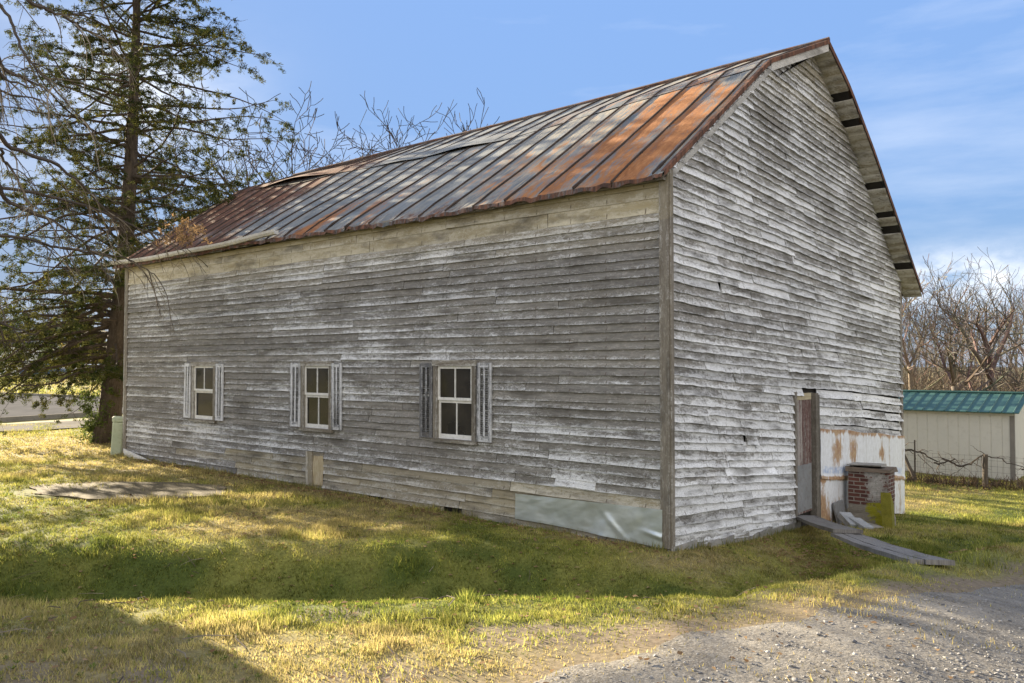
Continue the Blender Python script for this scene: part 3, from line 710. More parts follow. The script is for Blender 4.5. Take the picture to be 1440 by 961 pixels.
def gable_tin():
    for up in (1, 0):
        t = MB(); nx, nz = 80, 22; vs = []; cols = []; bu = []
        for i in range(nx + 1):
            x = 5.22 + 5.30 * i / nx
            top = tin_top(x) + .012 * math.sin(x * 3.1); seam = .33 - .104 * (x - 5.2)
            bot = np.interp(x, GROUND_X, GROUND_Z) - .10 + .05 * math.sin(x * 2.1)
            z0, z1 = (seam - .02 + .012 * math.sin(x * 4.0), top) if up else (bot, seam + .03)
            for j in range(nz + 1):
                v = j / nz; z = z0 + (z1 - z0) * v
                d = .010 * math.sin(x * 2 * math.pi / .62) * .5 + .014 * (fbm(x * 2.4, z * 2.4, 51) - .5) + (.012 if up else 0)
                if up and v < .06: d += .012
                vs.append((x, -.058 - max(-.012, d), z))
                r = .40 + .5 * sstep(.86, 1.0, v) + (.55 * math.exp(-((x - 6.05) / .25) ** 2 - ((v - .55) / .28) ** 2) + .50 * math.exp(-((x - 7.0) / .3) ** 2 - ((v - .55) / .35) ** 2) + .5 * math.exp(-((x - 8.75) / .25) ** 2 - ((v - .55) / .15) ** 2) if up else .28 * (1 - v) + .3 * sstep(.85, 1, v) + .35 * math.exp(-((x - 5.35) / .25) ** 2))
                if up and v < .06: r += .45
                bl = (1.0 if up and .10 < v < .26 and (5.3 < x < 7.0 or 9.2 < x < 10.3) else 0)
                cols.append((min(1, r), .5, bl)); bu.append((x, z, 3.0 if up else 9.0))
        w = nz + 1; fs = [(i * w + j, (i + 1) * w + j, (i + 1) * w + j + 1, i * w + j + 1) for i in range(nx) for j in range(nz)]
        t.add(vs, fs, cols, bu); o = t.build('tin_sheet', M['tin'], barn, smooth=True)
        o['label'] = 'upper white tin sheet with rust spots' if up else 'lower white tin sheet rusting at the foot'
gable_tin()
def door():
    m = MB(); x0, x1, z0, z1 = 4.19, 4.93, -.22, 1.84
    w = (x1 - x0 - .02) / 5
    for k in range(5):
        m.box((x0 + .02 + k * w + .003, -.012 - random.uniform(0, .008), z0 + .02), (x0 + .02 + (k + 1) * w - .003, .02, z1 - .12), (.30 + .3 * (k < 2), .85 + .1 * random.random(), 0))
    d = m.build('door', M['red'], barn); d['label'] = 'worn plank door with flaking dark red paint'
    m = MB(); m.box((4.23, -.026, -.16), (4.90, -.014, .62), (.35, 1.0, 0)); m.build('kick_plate', M['galvdull'], d)
    m = MB(); m.box((x0 + .02, -.022, z1 - .118), (x1, .02, z1 - .005), (.2, 1.0, .75)); m.build('lintel', M['trim'], d)
    m = MB(); m.box((4.94, -.10, -.42), (5.06, .02, 1.83), (.18, .62, 0), jit=.006); m.box((5.075, -.075, -.46), (5.19, .02, 1.80), (.12, .55, 0), jit=.006)
    m.box((4.12, -.055, -.30), (4.185, .02, 1.87), (.25, .8, 0), jit=.004)
    m.build('door_post', M['trim'], barn)
M['galvdull'] = m_noise('dull_grey_sheet', (.17, .172, .175), (.24, .245, .25), 3, .7, .2, (.13, .105, .085), metal=.2)
door()

# roof -----------------------------------------------------------
PW = .63
def roof():
    Y0, Y1 = -.02, LEN + .42
    ys = [0.0 + .05]
    edges = [0.0]
    yy = .12
    edges = []
    while yy < Y1: edges.append(yy); yy += PW * random.uniform(.985, 1.015)
    edges = [None] + edges + [Y1]
    def amounts(y, s):
        # s: 0 at the eave .. 1 ridge; rust follows old paint wear along the roof
        near = 1 - sstep(2.2, 5.4, y)
        n1 = fbm(y * 1.3, s * 2, 61) ; n2 = fbm(y * .6, s * 3 + 9, 62)
        ru = .40 * near * (1 - .45 * sstep(.42, .75, s)) + .30 * (1 - near) * (1 - sstep(0, .55, s)) + .06 + .10 * near + (n1 - .5) * 1.2
        dk = .12 + .72 * sstep(8.6, 12.2, y) * (1 - .25 * sstep(.7, .9, s)) + .40 * (1 - sstep(.02, .14, s)) * sstep(1.5, 3.5, y) + .12 * sstep(.6, .8, s) + (n2 - .5) * .4
        dk += .10 * np.exp(-((s - .47) / .03) ** 2)
        ru += .25 * sstep(12.5, 14.5, y) * (1 - sstep(.1, .4, s))
        return (float(np.clip(ru, 0, 1)), float(np.clip(dk, 0, 1)), float(near * .95))
    kx = np.concatenate([np.linspace(-.17, 3.3, 20), np.linspace(3.3, 5.15, 9)[1:]])
    def zroof(x, y):
        z = float(prof(x)) if x >= -.15 else 4.75 + (x + .15) * .9
        s = brk_sag(y); z += s * float(np.interp(x, [0, 3.3, 5.15], [0, 1, .15]))
        z += .03 * float(np.interp(y, [0, 4, 9, 15], [0, -.8, 1.6, 1.3])) * (1 if x < 1 else max(0, (2 - x))) 
        return z
    sheets = MB(); seams = []
    for k in range(len(edges) - 1):
        a = edges[k]; b = edges[k + 1]; seed = random.random() * 70; to = random.uniform(-.08, .08)
        lap = random.uniform(1.2, 2.0) if random.random() < .75 else 9
        nu = 5; rows = []
        for x in kx:
            row = []
            ya = (-over(x)) if a is None else a
            for j in range(nu + 1):
                u = j / nu; y = ya + (b - ya) * u
                lift = .010 * (fbm(y * 2.2, x * 1.5, 71) - .5) * 2 + .012 * math.sin(math.pi * u) * (vnoise(k * 3.7, x * .9, 5) - .3)
                if x < .02: lift += random.uniform(-.012, .012) - .016 * (vnoise(y * 6, 1.0, 8) > .55)
                xx = x + (random.uniform(-.03, .02) if x < -.16 else 0)
                if x > lap: lift += .006
                row.append((xx, y, zroof(x, y) + .03 + lift))
            rows.append(row)
        vs = []; cols = []; bu = []
        for i, row in enumerate(rows):
            s = i / (len(rows) - 1)
            for v in row:
                vs.append(v); c = amounts(v[1], s); cols.append((min(1, max(0, c[0] + to)), min(1, max(0, c[1] - to * .6)), c[2])); bu.append((v[1], v[0] * 1.2, seed))
        w = nu + 1
        fs = [(i * w + j, i * w + j + 1, (i + 1) * w + j + 1, (i + 1) * w + j) for i in range(len(rows) - 1) for j in range(nu)]
        sheets.add(vs, [f[::-1] for f in fs], cols, bu)
        # turned-down lip at the eave
        lip = []; cl = []
        for j in range(nu + 1):
            v = rows[0][j]; lip += [v, (v[0] - .012 + random.uniform(-.012, .008), v[1], v[2] - random.uniform(.045, .085))]; cl += [(.15, .75, 0)] * 2
        sheets.add(lip, [(2 * j, 2 * j + 1, 2 * j + 3, 2 * j + 2) for j in range(nu)], cl, [(q[1], q[2], seed) for q in lip])
        if a is not None:
            hgt = .030; sm = MB(); seams.append(sm)
            for i in range(len(rows) - 1):
                p = rows[i][0]; q = rows[i + 1][0]; c0 = amounts(p[1], i / len(rows))
                wv = .012
                vs = [(p[0], p[1] - wv, p[2] - .004), (p[0], p[1] + wv, p[2] - .004), (q[0], q[1] + wv, q[2] - .004), (q[0], q[1] - wv, q[2] - .004)]
                vs += [(v[0] - .45 * hgt, v[1] + (.004 if n_ in (0, 3) else -.004), v[2] + hgt) for n_, v in enumerate(vs)]
                sm.add(vs, [(4, 5, 6, 7), (0, 1, 5, 4), (1, 2, 6, 5), (2, 3, 7, 6), (3, 0, 4, 7)], (min(1, c0[0] * .15), 1.0, 0), [(v[1], v[0], seed) for v in vs])
    ro = sheets.build('roof', M['roof'], barn)
    for sm in seams: sm.build('seam', M['seam'], ro)
    # lifted sheets along the break
    m = MB(); vs = []; cols = []; bu = []; n = 46
    for i in range(n + 1):
        y = .0 + (LEN + .35) * i / n
        l = .10 * math.exp(-((y - 12.6) / 1.2) ** 2) + .05 * math.exp(-((y - 6.6) / .9) ** 2) + .03 * math.exp(-((y - 8.6) / .6) ** 2) + .012
        for x, h in ((3.05, l), (3.40, l * .5 + .01), (4.1, .008)):
            vs.append((x - l * .5 * (h == l), y, zroof(x, y) + .035 + h)); cols.append((amounts(y, .66)[0], min(1, amounts(y, .66)[1] + .30), 0)); bu.append((y, x * 1.2, 3.0 + int(y / PW) * 2.7))
    fs = [(i * 3 + j, i * 3 + j + 1, (i + 1) * 3 + j + 1, (i + 1) * 3 + j) for i in range(n) for j in range(2)]
    vs2 = [(x, y, z - .004) for x, y, z in vs]
    m.add(vs, fs, cols, bu); m.add(vs2, [f[::-1] for f in fs], cols, bu)
    m.build('lap_sheet', M['roof'], ro)
    m = MB(); n = 26; vs = []      # torn gap below the break: dark strip over the sheets for its shaded inside
    for i in range(n + 1):
        y = 10.6 + 3.4 * i / n; t = i / n; w_ = .34 * max(0, math.sin(math.pi * t ** .75)) * (.35 + .65 * t) + random.uniform(0, .02)
        for x in (3.10, 3.10 - w_): vs.append((x, y, zroof(x, y) + .062))
    m.add(vs, [(2 * i, 2 * i + 1, 2 * i + 3, 2 * i + 2) for i in range(n)]); m.build('torn_gap_shade', M['dark'], ro)
    # far slope
    m = MB(); xs = list(np.linspace(5.15, 10.95, 26)); ny = 27
    vs = []; bu = []
    for x in xs:
        for j in range(ny + 1):
            u = j / ny; y = -over(x) + (Y1 + over(x)) * u
            vs.append((x, y, zroof(min(x, 10.9), y) + .03 + .02 * (fbm(y * 1.5, x * 1.5, 77) - .5) + (.02 * math.sin(x * 3.3) if j == 0 else 0))); bu.append((y, x, int(y / PW)))
    w = ny + 1; fs = [(i * w + j, i * w + j + 1, (i + 1) * w + j + 1, (i + 1) * w + j) for i in range(len(xs) - 1) for j in range(ny)]
    m.add(vs, [f[::-1] for f in fs], (.45, .5, 0), bu)
    for (x0, x1) in zip(xs[:-1], xs[1:]):       # drip edge on the gable
        a = (x0, -over(x0) - .006, zroof(x0, 0) + .035); b = (x1, -over(x1) - .006, zroof(x1, 0) + .035)
        m.add([a, b, (b[0], b[1], b[2] - .11), (a[0], a[1], a[2] - .11)], [(0, 3, 2, 1)], (.1, .9, 0))
    xl = list(np.linspace(-.15, 5.15, 30))
    for (x0, x1) in zip(xl[:-1], xl[1:]):
        a = (x0, -over(x0) - .008, zroof(x0, 0) + .055); b = (x1, -over(x1) - .008, zroof(x1, 0) + .055); t_ = .06
        m.add([a, b, (b[0], b[1], b[2] - .075), (a[0], a[1], a[2] - .075), (a[0], a[1] + t_, a[2]), (b[0], b[1] + t_, b[2])], [(0, 3, 2, 1), (0, 1, 5, 4)], (.10, .97, 0))
    m.build('roof', M['roof'], barn)
    m = MB(); m.tube([(5.15, -.33, 8.06)] + [(5.15, y, zroof(5.15, y) + .05) for y in np.linspace(0, Y1, 14)], .045, 6, (.3, .7, 0)); m.build('ridge_cap', M['roof'], barn)
    # deck under the sheets
    m = MB(); xs = list(np.linspace(-.12, 10.9, 40))
    for x0, x1 in zip(xs[:-1], xs[1:]):
        vs = []
        for x in (x0, x1):
            for y in (-max(.02, over(x) - .05), LEN + .35): vs.append((x, y, float(prof(x)) - .05 + brk_sag(5.5) * float(np.interp(x, [-.12, 0, 3.3, 5.15, 5.3], [0, .1, 1.05, .2, 0]))))
        m.add(vs, [(0, 2, 3, 1)])
    m.build('roof_deck', M['dark'], barn)
    # eave: ragged deck ends, frieze
    m = MB()
    y = .0
    while y < LEN + .3:
        w = random.uniform(.5, 1.6); y2 = min(y + w, LEN + .3)
        zz = zroof(-.1, (y + y2) / 2)
        m.box((-.135 + random.uniform(-.01, .015), y, zz - .085 + random.uniform(-.012, .012)), (-.02, y2 - .006, zz - .012), (.30, .62 + .3 * random.random(), .15 * random.random()), jit=.006); y = y2
    m.build('eave_board', M['trim'], barn)
    m = MB()
    for a, b in zip(np.linspace(-.02, LEN, 9)[:-1], np.linspace(-.02, LEN, 9)[1:]):
        m.box((-.034, a + .001, 4.64), (-.004, b - .001, 4.80), (.45, .95, .92), jit=.001)
    m.build('frieze', M['trim'], barn)
    # rake: soffit boards under the far-slope overhang, some lost
    gaps = (6.25, 6.7, 7.2, 8.1, 8.75, 9.2, 9.62, 10.1); x = 5.22
    while x < 10.85:
        w = random.uniform(.15, .20); mid = x + w / 2
        if not any(abs(mid - g) < .085 for g in gaps):
            z0, z1 = prof(x), prof(x + w - .008)
            vs = [(x, .01, z0 - .05), (x, -over(x) + .02, z0 - .05), (x + w - .008, -over(x + w) + .02, z1 - .05), (x + w - .008, .01, z1 - .05)]
            vs += [(a, b, c - .022) for a, b, c in vs]; sd_ = random.random() * 40
            m = MB(); m.add(vs, [(4, 5, 6, 7)[::-1], (0, 1, 5, 4), (1, 2, 6, 5), (2, 3, 7, 6)], (.62, random.uniform(.85, 1.1), random.uniform(.35, .8)), [(b * 1.0, (a - x) * 5, sd_) for a, b, c in vs]); m.build('soffit_board', M['boards'], barn)
        x += w
    m = MB(); xs = list(np.linspace(3.3, 5.15, 7)); T = .0
    for x0, x1 in zip(xs[:-1], xs[1:]):
        for_ = []
        y0, y1 = -over(x0) + .012, -over(x1) + .012
        vs = [(x0, y0, prof(x0) - .01), (x1, y1, prof(x1) - .01), (x1, y1, prof(x1) - .15), (x0, y0, prof(x0) - .15)]
        vs += [(a, b + .025, c) for a, b, c in vs]
        m.add(vs, [(0, 3, 2, 1), (4, 5, 6, 7), (2, 3, 7, 6), (0, 1, 5, 4)], (.55, .95, .08), [(a * 1.1, c * 6, 5) for a, b, c in vs])
        m.add([(x0, y0 + .02, prof(x0) - .03), (x1, y1 + .02, prof(x1) - .03), (x1, .0, prof(x1) - .03), (x0, .0, prof(x0) - .03)], [(0, 1, 2, 3)], (.5, .8, .5))
    xs = list(np.linspace(0, 3.3, 12))
    for x0, x1 in zip(xs[:-1], xs[1:]):
        vs = [(x0, -.045, prof(x0) - .055), (x1, -.045, prof(x1) - .055), (x1, -.045, prof(x1) - .15), (x0, -.045, prof(x0) - .15)]; vs += [(a, b + .03, c) for a, b, c in vs]
        m.add(vs, [(0, 3, 2, 1), (4, 5, 6, 7), (2, 3, 7, 6), (0, 1, 5, 4)], (.35, .75, .05), [(a * 1.2, c * 6, 8) for a, b, c in vs])
    m.build('rake_board', M['trim'], barn)
    m = MB(); y0, y1 = 8.5, 16.05; n = 30
    rows = []
    for i in range(n + 1):
        y = y0 + (y1 - y0) * i / n; z = 4.89 + .05 * math.exp(-((y - 8.7) / 2.0) ** 2) - .03 * math.sin((y - y0) * .5) + .012 * math.sin(y * 1.7)
        sh = [(-.15, .0), (-.15, -.06), (-.165, -.072), (-.225, -.072), (-.245, -.035), (-.25, .01), (-.258, .01), (-.255, -.037), (-.23, -.08), (-.16, -.08), (-.142, -.062), (-.142, .0)]
        rows.append([(x, y, z + dz) for x, dz in sh])
    vs = [v for r in rows for v in r]; k = 12
    fs = [(i * k + j, i * k + (j + 1) % k, (i + 1) * k + (j + 1) % k, (i + 1) * k + j) for i in range(n) for j in range(k)] + [tuple(range(k)), tuple(range(n * k, n * k + k))[::-1]]
    m.add(vs, fs); m.build('gutter', M['gutter'], barn)
roof()

# ------------------------------------------------------------------ barn-side things
def bl(x, y, z): # barn-local -> world
    return Vector((BX + x * CA - y * SA, BY + x * SA + y * CA, BZ + z))
def plank(a, b, w, th, name, label, cracks, tone):
    a, b = Vector(a), Vector(b); d = (b - a); L = d.length; d.normalize(); s = Vector((d.y, -d.x, 0)).normalized(); up = s.cross(d)
    if up.z < 0: up = -up
    m = MB(); n = 14; strips = cracks; cuts = [-w / 2 + w * i / strips for i in range(strips + 1)]
    for k in range(strips):
        vs = []; bu = []; sd_ = random.random() * 40
        j0, j1 = random.uniform(-.05, .05), random.uniform(-.06, .10)
        for i in range(n + 1):
            t = (i / n) * (L + j1 - j0) + j0; sag = -.018 * math.sin(math.pi * i / n); jz = random.uniform(-.004, .004)
            for u, e in ((cuts[k] + .004, 0), (cuts[k + 1] - .004, 0)):
                uu = u + random.uniform(-.005, .005)
                for h in (0, -th): vs.append(a + d * t + s * uu + up * (h + jz + .004 * (k % 2)) + Vector((0, 0, sag))); bu.append((t, (u + w) * 6, sd_))
        fs = []
        for i in range(n):
            o = i * 4; p = o + 4; fs += [(o, p, p + 2, o + 2), (o + 1, o + 3, p + 3, p + 1), (o, o + 1, p + 1, p), (o + 2, p + 2, p + 3, o + 3)]
        fs += [(0, 2, 3, 1), (n * 4, n * 4 + 1, n * 4 + 3, n * 4 + 2)]
        m.add(vs, fs, (.25, tone, .02), bu)
    o = m.build(name, M['plank']); tag(o, label, 'plank'); return o
sill = bl(4.55, -.02, -.235); end = Vector((3.88, 7.60, gz(3.88, 7.60) + .06)); midp = sill.lerp(end, .47)
plank(sill, midp + (end - sill).normalized() * .15 + Vector((0, 0, .012)), .38, .05, 'plank', 'smooth brown plank leading down from the barn door sill', 1, .95)
plank(midp + Vector((0, 0, -.045)), end, .40, .045, 'plank', 'split grey plank bridging to the edge of the gravel drive', 3, 1.15)

def pillar():
    e = empty('brick_pillar', bl(6.55, -.52, -.62), R(49.783)); tag(e, 'stub of whitewashed red brick pillar with a stone cap beside the tin sheets', 'pillar')
    m = MB(); hx, hy, H = .20, .35, .98; nz, nu = 16, 6; J = .010
    loop = []
    per = [(-hx, hy), (-hx, -hy), (hx, -hy), (hx, hy)]
    cor = []; bus = 0
    for k in range(4):
        a = per[k]; b = per[(k + 1) % 4]; ln = math.hypot(b[0] - a[0], b[1] - a[1]); vs = []; cols = []; bu = []
        for i in range(nz + 1):
            for j in range(nu + 1):
                u = j / nu; z = -.15 + (H + .15) * i / nz
                f = 1 + .03 * (i < 5)
                vs.append(((a[0] + (b[0] - a[0]) * u) * f, (a[1] + (b[1] - a[1]) * u) * f, z)); bu.append((bus + ln * u, z, 0)); vs[-1] = tuple(q + random.uniform(-.009, .009) for q in vs[-1][:2]) + (z,)
                wh = (.10 + .66 * sstep(.22, .62, u + .25 * (vnoise(z * 7, 3.3, 4) - .5)) if k == 0 else .55 if k == 1 else .3) * (1 if z > .42 else .6)
                mo = (1.15 * (1 - sstep(.36, .62, z)) * (.5 + .5 * u) if k == 0 else .6 * (1 - sstep(.2, .5, z)))
                cols.append((wh, mo, 1.0 if z < .40 else 0))
        w = nu + 1; m.add(vs, [(i * w + j, i * w + j + 1, (i + 1) * w + j + 1, (i + 1) * w + j) for i in range(nz) for j in range(nu)], cols, bu); bus += ln
    m.build('shaft', M['brick'], e)
    c = MB(); c.box((-hx - .04, -hy - .04, H), (hx + .04, hy + .04, H + .06), jit=.026); c.build('cap_stone', M['capstone'], e)
    s = MB(); s.box((-.2, -.22, H + .09), (.2, .38, H + .118), jit=.02); s.build('top_slate', M['stone'], e)
M['capstone'] = m_noise('brown_cap_stone', (.10, .078, .058), (.17, .135, .105), 6, .95, .6, (.09, .07, .055))
pillar()
def mossy_post():
    m = MB(); a = .085; n = 8; vs = []
    for i in range(n + 1):
        z = -.2 + .76 * i / n; k = .006 * math.sin(i * 1.7)
        tp = 1.0
        for x, y in ((-a, -a), (a, -a), (a, a), (-a, a)): vs.append((x * tp + k, y * tp, z + (.22 * ((x + a) / (2 * a) * -1 + .5) * (i == n))))
    fs = [(i * 4 + j, i * 4 + (j + 1) % 4, i * 4 + 4 + (j + 1) % 4, i * 4 + 4 + j) for i in range(n) for j in range(4)] + [(n * 4, n * 4 + 1, n * 4 + 2, n * 4 + 3)]
    m.add(vs, fs); p = bl(6.14, -.93, -.62)
    o = m.build('post', M['moss'], None, loc=p); o.rotation_euler = (R(-3), R(3), R(52)); tag(o, 'short square post furred with yellow moss against the brick pillar', 'post')
mossy_post()
def block(loc, size, rot, mat, name, label, cat, jit=.012):
    m = MB(); nx = 3
    m.box((-size[0] / 2, -size[1] / 2, -size[2] / 2), (size[0] / 2, size[1] / 2, size[2] / 2), jit=jit)
    o = m.build(name, M[mat], None, loc=loc); o.rotation_euler = rot
    bv = o.modifiers.new('edge', 'BEVEL'); bv.width = .012; bv.segments = 2
    tag(o, label, cat); return o
def gl(x, y, up): v = bl(x, y, 0); return Vector((v.x, v.y, gz(v.x, v.y) + up))
block(gl(5.62, -.42, .10), (.22, .44, .12), (R(20), R(6), R(8)), 'block', 'concrete_block', 'grey concrete block lying in front of the leaning slate', 'block')
block(gl(5.56, -.64, .04), (.22, .42, .12), (R(12), R(6), R(14)), 'block', 'concrete_block', 'nearer grey concrete block beside the brown plank', 'block')
block(gl(5.98, -.14, .20), (.48, .04, .42), (R(-12), 0, R(49.783)), 'galvdull', 'slate', 'blue grey slate leaning on the white tin', 'slate', .006)
block(gl(5.93, -.66, .01), (.45, .34, .05), (0, R(3), R(30)), 'stone', 'flat_stone', 'thin flat stone in the grass at the foot of the pillar', 'stone', .03)
block(Vector((3.05, 9.05, gz(3.05, 9.05) + .0)), (.52, .16, .05), (0, R(-5), R(-32)), 'stone', 'flat_stone', 'narrow stone half sunk in shaded grass before the gable', 'stone', .02)
def pedestal():
    p = Vector((-9.93, 20.6, gz(-9.93, 20.6)))
    e = empty('utility_pedestal', p, R(20)); tag(e, 'faded green utility pedestal by the far corner of the barn', 'pedestal')
    m = MB(); m.box((-.13, -.10, -.1), (.13, .10, .82)); o = m.build('body', M['pedestal'], e); b = o.modifiers.new('edge', 'BEVEL'); b.width = .035; b.segments = 3
    m = MB(); m.box((-.145, -.115, .80), (.145, .115, .96)); o = m.build('cap', M['pedestal'], e); b = o.modifiers.new('edge', 'BEVEL'); b.width = .05; b.segments = 4
    e.rotation_euler = (R(1.5), R(3), R(20))
pedestal()
def loose_board():
    m = MB(); m.box((-.012, -.72, -.13), (.012, .72, .13), (.85, 1.05, 0), jit=.01)
    o = m.build('loose_board', M['boards'], None, loc=bl(-.16, 14.15, .06)); o.rotation_euler = (R(9), R(-10), R(49.783)); tag(o, 'loose white board leaning low on the far end of the barn', 'board')
loose_board()
def slab():
    pts = [(-9.0, 15.35), (-8.3, 14.35), (-7.15, 13.75), (-6.0, 13.72), (-4.95, 14.15), (-5.3, 15.2), (-6.6, 15.75), (-8.2, 15.8)]
    m = MB(); ring = []
    for (a, b) in zip(pts, pts[1:] + pts[:1]):
        for k in range(5): t = k / 5; ring.append((a[0] + (b[0] - a[0]) * t + random.uniform(-.06, .06), a[1] + (b[1] - a[1]) * t + random.uniform(-.05, .05)))
    c = (-6.9, 14.8); zt = sum(gz(x, y) for x, y in ring) / len(ring) + .028
    n = len(ring); vs = [(x, y, zt + .004 * math.sin(x * 4)) for x, y in ring] + [((x - c[0]) * .5 + c[0], (y - c[1]) * .5 + c[1], zt + .004) for x, y in ring] + [(x, y, zt - .25) for x, y in ring] + [(c[0], c[1], zt)]
    fs = [(i, (i + 1) % n, n + (i + 1) % n, n + i) for i in range(n)] + [(n + i, n + (i + 1) % n, 3 * n) for i in range(n)] + [((i + 1) % n, i, 2 * n + i, 2 * n + (i + 1) % n) for i in range(n)]
    m.add(vs, fs); o = m.build('slab', M['slab']); tag(o, 'low brown masonry slab set into the lawn left of the barn', 'slab')
slab()

# ------------------------------------------------------------------ shed and fence on the right
def shed():
    e = empty('shed', (14.68, 23.99, -1.72), R(49.783 - 90)); tag(e, 'beige vertical sided shed with a green metal roof', 'shed')
    # local: x to the right along the front, y back; right front corner at the origin
    Lx, D, H = 7.5, 3.4, 1.97; m = MB(); n = 50
    pts = []
    x = -Lx; k = 0
    while x < -.01:
        w = Lx / 26; pts += [(x, 0), (x + w - .03, 0), (x + w - .022, .012), (x + w - .006, .012)]; x += w
    pts.append((0, 0))
    for (a, b) in zip(pts[:-1], pts[1:]): m.add([(a[0], a[1], -.2), (b[0], b[1], -.2), (b[0], b[1], H), (a[0], a[1], H)], [(0, 1, 2, 3)])
    m.build('wall', M['siding'], e)
    m = MB(); RZ = H + .46
    m.add([(0, 0, -.2), (0, D, -.2), (0, D, H), (0, D / 2, RZ), (0, 0, H)], [(0, 1, 2, 3, 4)]); m.add([(-Lx, 0, -.2), (-Lx, D, -.2), (-Lx, D, H), (-Lx, D / 2, RZ), (-Lx, 0, H)], [(4, 3, 2, 1, 0)])
    m.add([(-Lx, D, -.2), (0, D, -.2), (0, D, H), (-Lx, D, H)], [(3, 2, 1, 0)]); m.build('wall', M['siding'], e)
    m = MB(); o_ = .16; sl = .46 / (D / 2)
    def rp(x, y, up): return (x, y, H + sl * (y if y < D / 2 else D - y) + up)
    for y0, y1 in ((-o_, D / 2), (D / 2, D + o_)):
        for z0 in (.03,):
            vs = [rp(-Lx - .15, y0, .03), rp(.16, y0, .03), rp(.16, y1, .03), rp(-Lx - .15, y1, .03)]; vs2 = [(a, b, c - .025) for a, b, c in vs]
            m.add(vs + vs2, [(0, 1, 2, 3), (7, 6, 5, 4), (0, 4, 5, 1), (1, 5, 6, 2), (2, 6, 7, 3), (3, 7, 4, 0)])
    x = -Lx - .1
    while x < .2:
        for y0, y1 in ((-o_, D / 2), (D / 2, D + o_)):
            a, b = rp(x, y0, .03), rp(x, y1, .03); w = .022
            m.add([(a[0] - w, a[1], a[2]), (a[0] + w, a[1], a[2]), (b[0] + w, b[1], b[2]), (b[0] - w, b[1], b[2]), (a[0], a[1], a[2] + .03), (b[0], b[1], b[2] + .03)], [(0, 4, 5, 3), (1, 2, 5, 4), (0, 1, 4)])
        x += .305
    m.build('roof', M['greenmetal'], e)
    m = MB(); m.tube([rp(-Lx - .15, D / 2, .05), rp(.16, D / 2, .05)], .05, 6); m.build('ridge_cap', M['greenmetal'], e)
    m = MB(); m.box((-.10, -.018, -.2), (.018, .0, H - .11)); m.box((.0005, -.0, -.2), (.018, .10, H - .02)); m.build('corner_trim', M['browntrim'], e)
    m = MB(); m.box((-Lx, -.03, H - .105), (.02, -.002, H + .0)); m.build('fascia', M['siding'], e)
shed()
def twigs_path(a, b, n, amp, sag=0):
    a, b = Vector(a), Vector(b); out = []; v = Vector()
    for i in range(n + 1):
        t = i / n; v = v * .6 + Vector([random.uniform(-amp, amp) for _ in range(3)])
        out.append(a.lerp(b, t) + v * math.sin(math.pi * t) + Vector((0, 0, -sag * math.sin(math.pi * t))))
    return out
def fence():
    P0 = Vector((11.35, 23.9, 0)); P1 = Vector((13.07, 22.71, 0)); P2 = Vector((15.6, 21.3, 0)); P3 = Vector((18.6, 19.7, 0))
    def g(v, up): return Vector((v.x, v.y, gz(v.x, v.y) + up))
    e = empty('fence', g(P1, 0)); tag(e, 'low wire fence on old posts in front of the beige shed', 'fence'); inv = Matrix.Translation(-e.location)
    def L(v): return inv @ v
    for k, (p, h, r, lean) in enumerate(((P1, .92, .075, .03), (P2 + Vector((.3, -.2, 0)), .9, .07, -.04), (P3, .95, .07, .05))):
        m = MB(); b = g(p, -.2); m.tube([L(b), L(b + Vector((lean * .4, 0, .6))), L(b + Vector((lean, 0, h + .2)))], [r, r * .95, r * .85], 8); m.build('post', M['postwood'], e)
    m = MB(); b = g(P0 + Vector((.28, -.2, 0)), -.1); m.tube([L(b), L(b + Vector((0, 0, 1.3)))], .022, 5); m.build('stake', M['postwood'], e)
    m = MB(); m.tube([L(g(P0, .86)), L(g(P0 + Vector((.30, -.18, 0)), .02))], [.05, .06], 6); m.build('brace', M['postwood'], e)
    m = MB()
    for A, B in ((P0, P1), (P1, P2), (P2, P3)):
        for h in (.12, .28, .44, .60, .76, .88):
            m.tube([L(p) for p in twigs_path(g(A, h), g(B, h), 8, .008, .03)], .0035, 3)
        n = int((B - A).length / .15)
        for i in range(n): p = A.lerp(B, i / n); m.tube([L(g(p, .08)), L(g(p, .88))], .003, 3)
    m.build('wire_mesh', M['wire'], e)
    v = MB()
    def vine(a, b, sag, r, n=14, kids=10):
        pth = twigs_path(a, b, n, .05, sag); v.tube([q - vl for q in pth], [r * (1 - .4 * i / n) for i in range(n + 1)], 5, (.060, .048, .038))
        for _ in range(kids):
            q = random.choice(pth); e_ = q + Vector((random.uniform(-.5, .5), random.uniform(-.3, .3), random.uniform(-.45, .28)))
            t = twigs_path(q, e_, 6, .05); v.tube([k - vl for k in t], [r * .4 * (1 - .7 * i / 6) for i in range(7)], 3, (.085, .066, .05))
    vl = g(P1, .8)
    vine(g(P0, .90), g(P0.lerp(P1, .45), .62), -.06, .030); vine(g(P0.lerp(P1, .4), .60), g(P0.lerp(P1, .66), .74), .05, .026, 10, 8); vine(g(P0.lerp(P1, .5), .74), g(P1, .93), .22, .030)
    vine(g(P1, .90), g(P1.lerp(P2, .34), .58), .0, .016, 10, 6); vine(g(P1.lerp(P2, .3), .55), g(P1.lerp(P2, .8), .80), .0, .020, 10, 6); vine(g(P0.lerp(P1, .2), .8), g(P0.lerp(P1, .8), .62), .45, .010, 14, 6)
    vine(g(P2, .85), g(P3, .6), .1, .02); vine(g(P1.lerp(P2, .8), .5), g(P2, -.0), -.1, .02)
    o = v.build('vine', M['bark_far'], None, loc=vl); tag(o, 'bare woody vine sprawling along the top of the wire fence', 'vine')
fence()

